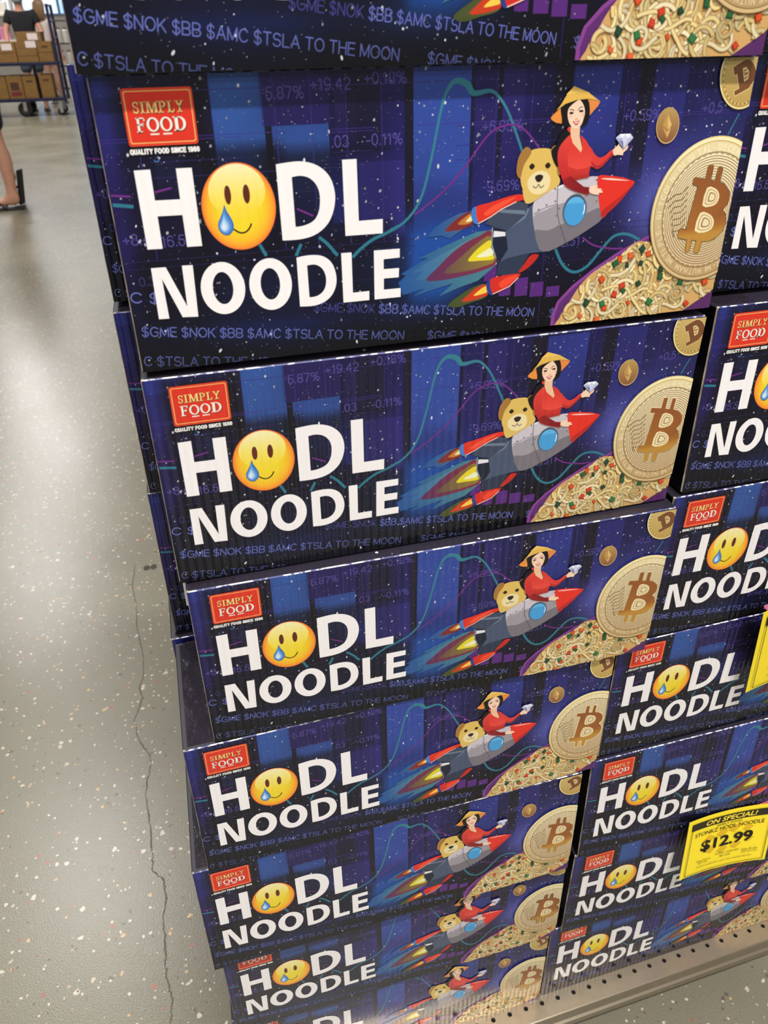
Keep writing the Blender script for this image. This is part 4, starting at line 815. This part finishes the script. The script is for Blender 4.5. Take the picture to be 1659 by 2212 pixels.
for i, (label, grp, x, y, yaw, z0, roll, tilt) in enumerate(BOXES):
    o = proto if i == 0 else copy_tree(proto); k = .1614/H_; R = lambda d, ax: Matrix.Rotation(math.radians(d), 4, ax); T = Matrix.Translation
    o.matrix_basis = T((x, y, z0+DZ)) @ R(yaw, 'Z') @ R(-tilt, 'X') @ T((.2, 0, .0807)) @ R(-roll, 'Y') @ T((-.2, 0, -.0807)) @ Matrix.Diagonal((1, 1, k, 1))
    tag(o, label, 'carton', grp)

# ------------------------------------------------------------------ yellow price tags with pink tape
M_TAGB = mat('tag_card', (255, 228, 44), .6); M_TAPEP = mat('pink_tape', (238, 120, 160), .35, noise=.25, scale=50)
def price_tag(label, loc, rot, grp, full=True):
    TW, TH = 131.0, 119.0
    r = empty('price_tag', loc); r.rotation_euler = rot; tag(r, label, 'price tag', grp)
    bend = lambda x, z: -.005*(2*min(1, max(0, x/.131))-1)**2-.006
    def curved(me):
        for v in me.vertices: v.co.y += bend(v.co.x, v.co.z)
        return me
    bm = bmesh.new(); n = 24
    g = [[bm.verts.new((TW/1000*i/n, s, TH/1000*j/8)) for j in range(9)] for i in range(n+1) for s in (0,)]
    for i in range(n):
        for j in range(8): bm.faces.new((g[i][j], g[i+1][j], g[i+1][j+1], g[i][j+1]))
    o = mesh_obj('tag_card', bm, M_TAGB, r); curved(o.data); sd = o.modifiers.new('card', 'SOLIDIFY'); sd.thickness = .0003; sd.offset = -1 if o.data.polygons[0].normal.y < 0 else 1
    a = Art(.0010, 8e-5, None); K = (28, 24, 16)
    def sub(x0, y0, x1, y1, c):
        k = max(1, int((x1-x0)/3))
        for i in range(k): u0, u1 = x0+(x1-x0)*i/k, x0+(x1-x0)*(i+1)/k; a.poly([(u0, y0), (u1, y0), (u1, y1), (u0, y1)], c, up=False)
        a.up()
    cy, D = 52, (226, 184, 30)
    for x, y, w_ in ((38, 70, 16), (58, 76, 15), (76, 80, 15), (96, 76, 13), (44, 46, 14), (62, 40, 14), (82, 44, 14), (100, 52, 12)):
        a.poly([(x-w_*.6, y-2), (x, y+w_*.55), (x+w_*.6, y+2), (x, y-w_*.55)], D, up=False)
    a.up()
    sub(6, 98, 125, 112, (44, 38, 22)); a.text('ON SPECIAL!', 65.5, 100.6, 8.6, (252, 226, 60), bold=.02, width=76, shear=.22, align='C')
    a.text('SIMPLY FOOD', 65.5, 92.2, 4, K, width=38, align='C'); a.text('STONKZ HODL NOODLE', 65.5, 82.5, 7.6, K, width=104, align='C')
    a.text('$12.99', 65.5, 49, 20, (14, 12, 10), bold=.028, width=78, align='C')
    for sxx, yy, x0, ww, hh in (('Reg Price', 27, 24, 22, 3.2), ('$17.99', 22, 27, 14, 3.2), ('YOU SAVE!', 31, 52, 36, 3.6), ('$5.00', 25, 60, 16, 3.4), ('Sale Ends', 29, 92, 23, 3.6), ('07/31/21', 24, 93, 22, 3.2)):
        a.text(sxx, x0, yy, hh, (96, 80, 30), width=ww)
    a.text('WHILE SUPPLIES LAST! NO RAINCHECKS', 24, 15.5, 2.7, (90, 74, 26), width=84)
    for q in ((6, 6, 125, 6.9), (6, 6, 6.9, 112), (124.1, 6, 125, 112)): sub(*q, K)
    me = a.mesh('tag_print')
    for v in me.vertices: v.co.y += bend(v.co.x, v.co.z)
    link('tag_print', me, r, [M_PAPER]); return r
T1 = price_tag('lower yellow ON SPECIAL price tag reading 12.99 in front of the right stack', (0, 0, 0), (0, 0, 0), 'yellow price tags')
T2 = price_tag('upper yellow price tag cut off by the right edge of the photo', (0, 0, 0), (0, 0, 0), 'yellow price tags')
for o, org, u, v, sx, sz in ((T1, (.5258, -.015, .2546), (.997, 0, -.079), (.077, .176, .981), .955, .75), (T2, (.5510, -.003, .5575), (.996, 0, .089), (-.083, -.018, .996), .975, .95)):
    u = Vector(u).normalized(); n_ = u.cross(Vector(v)).normalized(); v = n_.cross(u)*-1; v = v if v.z > 0 else -v; wv = v.cross(u)
    o.matrix_basis = Matrix.Translation((org[0], org[1], org[2]+DZ)) @ Matrix((u, wv, v)).transposed().to_4x4() @ Matrix.Diagonal((sx, 1, sz, 1))
def pink(label, pts, y):
    bm = bmesh.new(); vs = [bm.verts.new((x, y, z+DZ)) for x, z in pts]; bm.faces.new(vs); o = mesh_obj('tape_strip', bm, M_TAPEP)
    s = o.modifiers.new('thick', 'SOLIDIFY'); s.thickness = .0008; tag(o, label, 'tape'); return o
pink('pink tape strip holding up the lower yellow price tag', PINK1, -.0045); pink('pink tape end above the upper yellow price tag', PINK2, -.0135)
# ------------------------------------------------------------------ people
M_SKIN = mat('skin', (206, 152, 126), .55, noise=.08, scale=30); M_BLACK = mat('black_cloth', (26, 26, 30), .9, noise=.2, scale=60); M_WHITE = mat('white_cloth', (228, 214, 208), .9)
M_HAIR = mat('brown_hair', (136, 104, 70), .6, noise=.3, scale=90); M_DHAIR = mat('dark_hair', (52, 40, 32), .6); M_MASK = mat('face_mask', (132, 142, 146), .8); M_DENIM = mat('grey_blue_cloth', (80, 92, 106), .9, noise=.15, scale=80)
M_RUB = mat('black_rubber', (20, 18, 20), .6); M_EYE = mat('eye_white', (235, 232, 228), .3); M_LIP = mat('lips', (176, 100, 92), .5)
def skin_mesh(name, V, E, Rr, m, parent, root=0, levels=2):
    me = bpy.data.meshes.new(name); me.from_pydata(V, E, []); o = bpy.data.objects.new(name, me); COL.objects.link(o)
    s = o.modifiers.new('skin', 'SKIN'); s.use_smooth_shade = True; o.modifiers.new('sub', 'SUBSURF').levels = levels; o.modifiers['sub'].render_levels = levels
    for i, r in enumerate(Rr): o.data.skin_vertices[0].data[i].radius = r if isinstance(r, tuple) else (r, r)
    o.data.skin_vertices[0].data[root].use_root = True
    dg = bpy.context.evaluated_depsgraph_get(); dg.update(); nm = bpy.data.meshes.new_from_object(o.evaluated_get(dg)); nm.name = name
    bpy.data.objects.remove(o); nm.materials.clear(); return link(name, nm, parent, [m])
def chain(J, names, rad):
    V = [J[n] for n in names]; return V, [(i, i+1) for i in range(len(V)-1)], rad
class Fig:
    def __init__(s): s.V = []; s.E = []; s.R = []; s.n = {}
    def add(s, name, co, r, link_to=None):
        s.n[name] = len(s.V); s.V.append(tuple(co)); s.R.append(r)
        if link_to: s.E.append((s.n[link_to], s.n[name]))
def person(name, label, loc, rz, Ht, J, cloth, hair_long=False, mask=False):
    """J: joint overrides as fractions of height; faces -Y"""
    h = Ht; r = empty(name, loc, rz); tag(r, label, 'person'); D = dict(pelvis=(0, 0, .53), waist=(0, 0, .61), chest=(0, 0, .73), neck=(0, 0, .83), head0=(0, -.01, .88), head1=(0, -.012, .955))
    for s, q in ((-1, 'l'), (1, 'r')):
        D.update({'sh'+q: (.105*s, 0, .805), 'el'+q: (.14*s, .01, .64), 'wr'+q: (.15*s, -.02, .50), 'hip'+q: (.05*s, 0, .5), 'kn'+q: (.055*s, -.01, .285), 'an'+q: (.055*s, .01, .045), 'to'+q: (.06*s, -.09, .018), 'he'+q: (.055*s, .025, .02)})
    D.update(J); P = {k: Vector(v)*h for k, v in D.items()}; f = Fig(); A = f.add
    A('pelvis', P['pelvis'], (.085*h, .06*h)); A('waist', P['waist'], (.075*h, .055*h), 'pelvis'); A('chest', P['chest'], (.085*h, .06*h), 'waist'); A('neck', P['neck'], .032*h, 'chest'); A('head0', P['head0'], .04*h, 'neck'); A('head1', P['head1'], (.042*h, .05*h), 'head0')
    for s, q in ((-1, 'l'), (1, 'r')):
        A('sh'+q, P['sh'+q], .034*h, 'chest'); A('el'+q, P['el'+q], .024*h, 'sh'+q); A('wr'+q, P['wr'+q], .016*h, 'el'+q)
        d = (P['wr'+q]-P['el'+q]).normalized(); side = Vector((0, 1, 0)) if abs(d.y) < .7 else Vector((1, 0, 0)); side = (side-d*side.dot(d)).normalized(); nn = d.cross(side)
        A('palm'+q, P['wr'+q]+d*.045*h, (.013*h, .02*h), 'wr'+q)
        for k, (off, ln) in enumerate(((-.017, .036), (-.006, .042), (.006, .040), (.016, .032))):
            b = P['wr'+q]+d*.055*h+side*off*h; A('f%d'%k+q, b+d*.012*h, .0055*h, 'palm'+q); A('g%d'%k+q, b+d*(.012+ln*.5)*h+nn*s*.006*h, .005*h, 'f%d'%k+q); A('i%d'%k+q, b+d*(.008+ln*.85)*h+nn*s*.018*h, .0045*h, 'g%d'%k+q)
        A('t0'+q, P['wr'+q]+d*.03*h-side*.022*h, .006*h, 'palm'+q); A('t1'+q, P['wr'+q]+d*.055*h-side*.032*h, .005*h, 't0'+q)
        A('hip'+q, P['hip'+q], (.05*h, .052*h), 'pelvis'); A('kn'+q, P['kn'+q], .032*h, 'hip'+q); c = P['kn'+q].lerp(P['an'+q], .3)+Vector((0, .012*h, 0)); A('ca'+q, c, .033*h, 'kn'+q)
        A('an'+q, P['an'+q], .02*h, 'ca'+q); A('to'+q, P['to'+q], (.022*h, .012*h), 'an'+q); A('he'+q, P['he'+q], .017*h, 'an'+q)
    skin_mesh('body', f.V, f.E, f.R, M_SKIN, r)
    g = Fig(); B = g.add; k = cloth.get('fit', 1.0)
    B('waist', P['waist'], (.085*h*k, .065*h)); B('hem', P['pelvis']+Vector((0, 0, -.01*h)), (.09*h*k, .068*h), 'waist'); B('chest', P['chest'], (.108*h*k, .078*h), 'waist'); B('coll', P['chest'].lerp(P['neck'], .8), (.05*h, .045*h), 'chest')
    for q in 'lr': B('sh'+q, P['sh'+q]+Vector((0, 0, .004*h)), .046*h, 'chest'); B('sl'+q, P['sh'+q].lerp(P['el'+q], .62), .036*h, 'sh'+q)
    skin_mesh('shirt', g.V, g.E, g.R, cloth['top'], r)
    g = Fig(); B = g.add; B('pel', P['pelvis'], (.092*h, .07*h)); B('w', P['waist']+Vector((0, 0, -.03*h)), (.085*h, .065*h), 'pel')
    for q in 'lr':
        B('hip'+q, P['hip'+q]+Vector((0, 0, -.02*h)), .06*h, 'pel'); B('leg'+q, P['hip'+q].lerp(P['kn'+q], cloth['leg']), .055*h, 'hip'+q)
    skin_mesh('shorts', g.V, g.E, g.R, cloth['bottom'], r)
    for q in 'lr':
        bm = bmesh.new(); dv = (P['to'+q]-P['he'+q]); L = dv.length; mid = P['he'+q]+dv*.5; rot = dv.to_track_quat('Y', 'Z').to_matrix().to_4x4()
        add_box(bm, (-.026*h, -L*.5-.02*h, -.03*h), (.026*h, L*.5+.03*h, -.018*h), .006*h); bmesh.ops.transform(bm, matrix=Matrix.Translation(mid+Vector((0, 0, .006*h)))@rot, verts=bm.verts)
        sh = mesh_obj('flip_flop', bm, M_RUB, r)
        bm = bmesh.new(); u = rot.to_3x3()
        for sd in (-1, 1): add_tube(bm, [mid+u@Vector((sd*.027*h, -.01*h, -.012*h)), mid+u@Vector((sd*.018*h, .02*h, .016*h)), mid+u@Vector((0, L*.5, -.004*h))], .005*h, 6)
        mesh_obj('strap', bm, M_RUB, sh)
    hp = P['head1']; bm = bmesh.new()
    s = bmesh.ops.create_uvsphere(bm, u_segments=20, v_segments=14, radius=1)['verts']
    for v in s: v.co = Vector((v.co.x*.052*h, v.co.y*.06*h+.012*h, v.co.z*.062*h+.008*h))+hp
    bmesh.ops.delete(bm, geom=[v for v in bm.verts if v.co.y-hp.y < -.022*h and v.co.z-hp.z < .03*h], context='VERTS')
    if hair_long:
        V = [hp+Vector((x*.05*h, .03*h+.012*h*math.cos(x), z)) for x in (-1, -.5, 0, .5, 1) for z in (.03*h, -.16*h)]
        for i in range(4): add_tube(bm, [V[2*i], V[2*i].lerp(V[2*i+1], .5)+Vector((0, .015*h, 0)), V[2*i+1]], [.026*h, .03*h, .012*h], 8)
    mesh_obj('hair', bm, cloth['hair'], r, True)
    for sx in (-1, 1):
        bm = bmesh.new(); q = bmesh.ops.create_uvsphere(bm, u_segments=10, v_segments=8, radius=.0075*h)['verts']
        for v in q: v.co += hp+Vector((sx*.018*h, -.044*h, -.006*h))
        mesh_obj('eye', bm, M_EYE, r, True)
        bm = bmesh.new(); q = bmesh.ops.create_uvsphere(bm, u_segments=10, v_segments=8, radius=1)['verts']
        for v in q: v.co = Vector((v.co.x*.006*h, v.co.y*.012*h, v.co.z*.017*h))+hp+Vector((sx*.046*h, .004*h, -.012*h))
        mesh_obj('ear', bm, M_SKIN, r, True)
    bm = bmesh.new(); add_tube(bm, [hp+Vector((0, -.044*h, -.002*h)), hp+Vector((0, -.054*h, -.022*h)), hp+Vector((0, -.048*h, -.027*h))], [.005*h, .009*h, .006*h], 8); mesh_obj('nose', bm, M_SKIN, r, True)
    if mask:
        bm = bmesh.new(); q = bmesh.ops.create_uvsphere(bm, u_segments=20, v_segments=12, radius=1)['verts']
        for v in q: v.co = Vector((v.co.x*.045*h, v.co.y*.05*h-.016*h, v.co.z*.036*h-.042*h))+hp
        bmesh.ops.delete(bm, geom=[v for v in bm.verts if v.co.y-hp.y > -.005*h], context='VERTS'); mesh_obj('face_mask', bm, M_MASK, r, True)
    else:
        bm = bmesh.new(); add_tube(bm, [hp+Vector((-.013*h, -.044*h, -.044*h)), hp+Vector((0, -.05*h, -.046*h)), hp+Vector((.013*h, -.044*h, -.044*h))], [.002*h, .005*h, .002*h], 6); mesh_obj('mouth', bm, M_LIP, r, True)
    return r
person('person', 'person in black t-shirt and grey face mask, behind the far cart of brown boxes', (-1.85, 15.25, 0), 0, 1.79, dict(ell=(-.155, -.03, .66), wrl=(-.15, -.10, .52), elr=(.155, -.03, .66), wrr=(.13, -.10, .55)), dict(top=M_BLACK, bottom=M_DENIM, leg=.85, hair=M_DHAIR), mask=True)
person('person', 'person in white top and black shorts with long light brown hair, behind the cart', (-1.69, 16.7, 0), math.radians(150), 1.66, dict(elr=(.14, .02, .64), wrr=(.145, .0, .5)), dict(top=M_WHITE, bottom=M_BLACK, leg=.4, hair=M_HAIR, fit=.85), hair_long=True)
person('person', 'person in dark shorts and black flip-flops stepping left at the photo edge', WALK, math.radians(-90), 1.75,
       dict(hipr=(.05, -.01, .5), knr=(.05, .004, .285), anr=(.05, .014, .045), tor=(.055, -.095, .02), her=(.05, .034, .024), hipl=(-.05, -.01, .5), knl=(-.05, -.03, .28), anl=(-.05, .0, .13), tol=(-.055, .012, .03), hel=(-.05, .028, .135), elr=(.13, -.08, .64), ell=(-.13, -.06, .64),
            wrr=(.12, -.2, .58), wrl=(-.12, -.16, .56)), dict(top=M_BLACK, bottom=M_BLACK, leg=.86, hair=M_DHAIR))

# ------------------------------------------------------------------ stock cart loaded with brown cartons
CY = 14.2; M_BLUE = mat('blue_frame', (18, 19, 56), .4, .2); M_KRAFT = mat('kraft_board', (128, 94, 46), .8, noise=.12, scale=14); M_KTAPE = mat('kraft_ink', (70, 44, 26), .8); M_LAB = mat('white_label', (222, 208, 204), .6); M_RED = mat('red_print', (110, 36, 34), .8)
M_HUB = mat('wheel_hub', (96, 92, 100), .5, .3); M_CHROME = mat('chrome', (190, 188, 184), .25, .9)
ct = empty('stock_cart', (0, CY, 0)); tag(ct, 'dark blue two-shelf stock cart loaded with brown cartons, far down the aisle', 'cart')
for z in (.222, .73): box('cart_shelf', (-2.95, 0, z), (-1.33, .7, z+.045), M_BLUE, ct, .006)
for x, y in ((-1.33, .01), (-1.33, .65), (-2.95, .01), (-2.95, .65)): box('post', (x-.025, y, .2), (x+.02, y+.04, 1.56), M_BLUE, ct, .004)
bm = bmesh.new()
for z in (1.1, 1.33, 1.54): add_tube(bm, [(-1.33, .03, z), (-1.33, .67, z)], .016, 8)
mesh_obj('end_rail', bm, M_BLUE, ct)
box('shelf_post', (-1.76, .3, .267), (-1.71, .35, .73), M_BLUE, ct)
def wheel(x, y, r, wd, fork=True):
    bm = bmesh.new(); n = 28; prof = [(.35*r, wd*.5), (.62*r, wd*.5), (.9*r, wd*.5), (r, wd*.28), (r, -wd*.28), (.9*r, -wd*.5), (.62*r, -wd*.5), (.35*r, -wd*.5)]
    rows = [[bm.verts.new((x+a*math.cos(2*PI*k/n), y+b, r+a*math.sin(2*PI*k/n))) for a, b in prof] for k in range(n)]
    for k in range(n):
        for i in range(len(prof)): bm.faces.new((rows[k][i], rows[(k+1) % n][i], rows[(k+1) % n][(i+1) % len(prof)], rows[k][(i+1) % len(prof)]))
    wh = mesh_obj('wheel', bm, M_RUB, ct, True); bm = bmesh.new(); add_tube(bm, [(x, y-wd*.4, r), (x, y+wd*.4, r)], .4*r, 16); mesh_obj('wheel_hub', bm, M_HUB, wh)
    if fork:
        bm = bmesh.new()
        for s in (-1, 1): add_box(bm, (x-.02, y+s*wd*.6-.004, r*.8), (x+.03, y+s*wd*.6+.004, .215))
        add_box(bm, (x-.03, y-wd*.7, .205), (x+.04, y+wd*.7, .225)); mesh_obj('caster_fork', bm, M_CHROME, ct)
wheel(-1.97, .07, .11, .05); wheel(-1.97, .62, .11, .05); wheel(-1.43, .08, .06, .032); wheel(-1.43, .6, .06, .032); wheel(-2.42, .08, .06, .032); wheel(-2.6, .6, .06, .032)
def brown(label, x0, x1, z0, z1, y0=.04, y1=.5, lab=None, red=None, holes=True, flap=True):
    r = empty('cardboard_box', ((x0+x1)/2, CY+y0, z0)); tag(r, label, 'box', 'brown cartons on the stock cart'); wx, hz, d = (x1-x0)/2, z1-z0, y1-y0
    box('box_body', (-wx, 0, 0), (wx, d, hz), M_KRAFT, r, .004)
    if holes: box('hand_hole', (-.045, -.002, hz-.085), (.045, 0, hz-.06), M_KTAPE, r)
    if flap: box('closing_tape', (-wx*.96, -.0015, hz*.46), (wx*.96, 0, hz*.46+.006), M_KTAPE, r)
    if lab: box('shipping_label', (lab[0], -.003, lab[1]), (lab[0]+.15, 0, lab[1]+.09), M_LAB, r)
    if red: box('red_print', (-wx*.7, -.002, .04), (wx*.7, 0, .1), M_RED, r); box('dark_print', (-wx*.6, -.002, hz-.2), (wx*.5, 0, hz-.09), M_KTAPE, r)
brown('brown box at the left end of the cart lower shelf beside the red printed box', -2.55, -2.165, .268, .585, flap=False)
brown('brown box with dark red print on the cart lower shelf', -2.155, -1.93, .268, .59, red=True, holes=False, flap=False)
brown('narrow brown box between the red printed box and the gap on the lower shelf', -1.92, -1.72, .268, .585, flap=False)
brown('brown box at the right end of the cart lower shelf', -1.665, -1.475, .268, .595, flap=False)
brown('brown box with a white label at the left of the cart upper shelf', -2.45, -1.915, .776, 1.06, lab=(.07, .17))
brown('lower brown box in the middle of the cart upper shelf', -1.905, -1.605, .776, .965, holes=False)
brown('brown box at the right end of the cart upper shelf beside the blue post', -1.595, -1.375, .776, 1.06)
brown('flat brown box lying on the middle box of the cart upper shelf', -1.905, -1.605, .966, 1.06, lab=(.0, .01), holes=False, flap=False)
brown('topmost brown box with a white label, in front of the black t-shirt', -1.87, -1.5, 1.061, 1.19, lab=(-.02, .02), holes=False, flap=False)
# ------------------------------------------------------------------ background display at far left and a wire rack with white tubs
ds = empty('display_shelf', (-3.12, 19.2, 0)); tag(ds, 'white display shelf of colourful goods at the far left of the background', 'shelf')
M_SHW = mat('shelf_white', (226, 220, 208), .6)
for z in (.1, .55, 1.0, 1.45, 1.9): box('shelf_board', (-.55, 0, z), (.62, .5, z+.03), M_SHW, ds)
for x in (-.55, .6): box('shelf_side', (x, 0, 0), (x+.03, .5, 2.2), M_SHW, ds)
ORD = ('first', 'second', 'third', 'fourth', 'fifth', 'sixth', 'seventh'); q = random.Random(4); pal = [((214, 130, 170), 'pink'), ((140, 120, 190), 'purple'), ((236, 230, 220), 'white'), ((224, 190, 90), 'yellow'), ((190, 70, 80), 'red'), ((120, 150, 110), 'green'), ((110, 150, 200), 'blue')]
pm = [mat('pack_'+n, c, .5) for c, n in pal]; zn = {.13: 'lowest', .58: 'second', 1.03: 'middle', 1.48: 'fourth', 1.93: 'top'}
for zi, z in enumerate((.58, 1.03, 1.48, 1.93)):
    x = -.48; k = 0
    while x < .5:
        wd = q.uniform(.14, .22); h = q.uniform(.2, .34); ci = (zi*2+k*3) % 7
        if x+wd > .58: break
        bm = bmesh.new(); add_box(bm, (0, 0, 0), (wd, .16, h), .012); add_tube(bm, [(wd/2, .08, h-.002), (wd/2, .08, h+.03)], .03, 10)
        o = mesh_obj('goods_pack', bm, pm[ci]); o.location = (-3.12+x, 19.23, z); x += wd+.02; k += 1
        tag(o, '%s pack, %s from the left on the %s board of the far display shelf' % (pal[ci][1], ORD[k-1], zn[z]), 'pack', 'packs on the far display shelf')
rk = empty('wire_rack', (-1.62, 18.4, 0)); tag(rk, 'dark wire rack of white tubs behind the right end of the stock cart', 'rack')
M_WIRE = mat('dark_wire', (40, 38, 44), .4, .5)
for x, y in ((-.35, 0), (.35, 0), (-.35, .4), (.35, .4)):
    bm = bmesh.new(); add_tube(bm, [(x, y, 0), (x, y, 1.5)], .018, 8); mesh_obj('rack_post', bm, M_WIRE, rk)
for z in (.14, .55, .95, 1.35):
    bm = bmesh.new()
    for i in range(9): add_tube(bm, [(-.35+i*.0875, 0, z), (-.35+i*.0875, .4, z)], .006, 6)
    for y in (0, .4): add_tube(bm, [(-.36, y, z), (.36, y, z)], .012, 6)
    mesh_obj('wire_shelf', bm, M_WIRE, rk)
M_TUB = mat('white_plastic', (232, 228, 224), .35); M_LID = mat('grey_lid', (120, 116, 122), .5); nm = {.152: 'bottom', .562: 'second', .962: 'third'}
first = None
for z in nm:
    for k in range(5):
        if first is None:
            o = empty('plastic_tub', (0, 0, 0)); bm = bmesh.new(); add_tube(bm, [(0, 0, 0), (0, 0, .01), (0, 0, .22), (0, 0, .24)], [.045, .052, .052, .04], 14); mesh_obj('tub_body', bm, M_TUB, o, False)
            bm = bmesh.new(); add_tube(bm, [(0, 0, .24), (0, 0, .275)], .042, 14); mesh_obj('tub_lid', bm, M_LID, o); first = o
        else: o = copy_tree(first)
        o.location = (-1.62-.28+k*.14, 18.52, z); tag(o, 'white tub, %s from the left on the %s shelf of the wire rack' % (ORD[k], nm[z]), 'tub', 'white tubs on the wire rack')
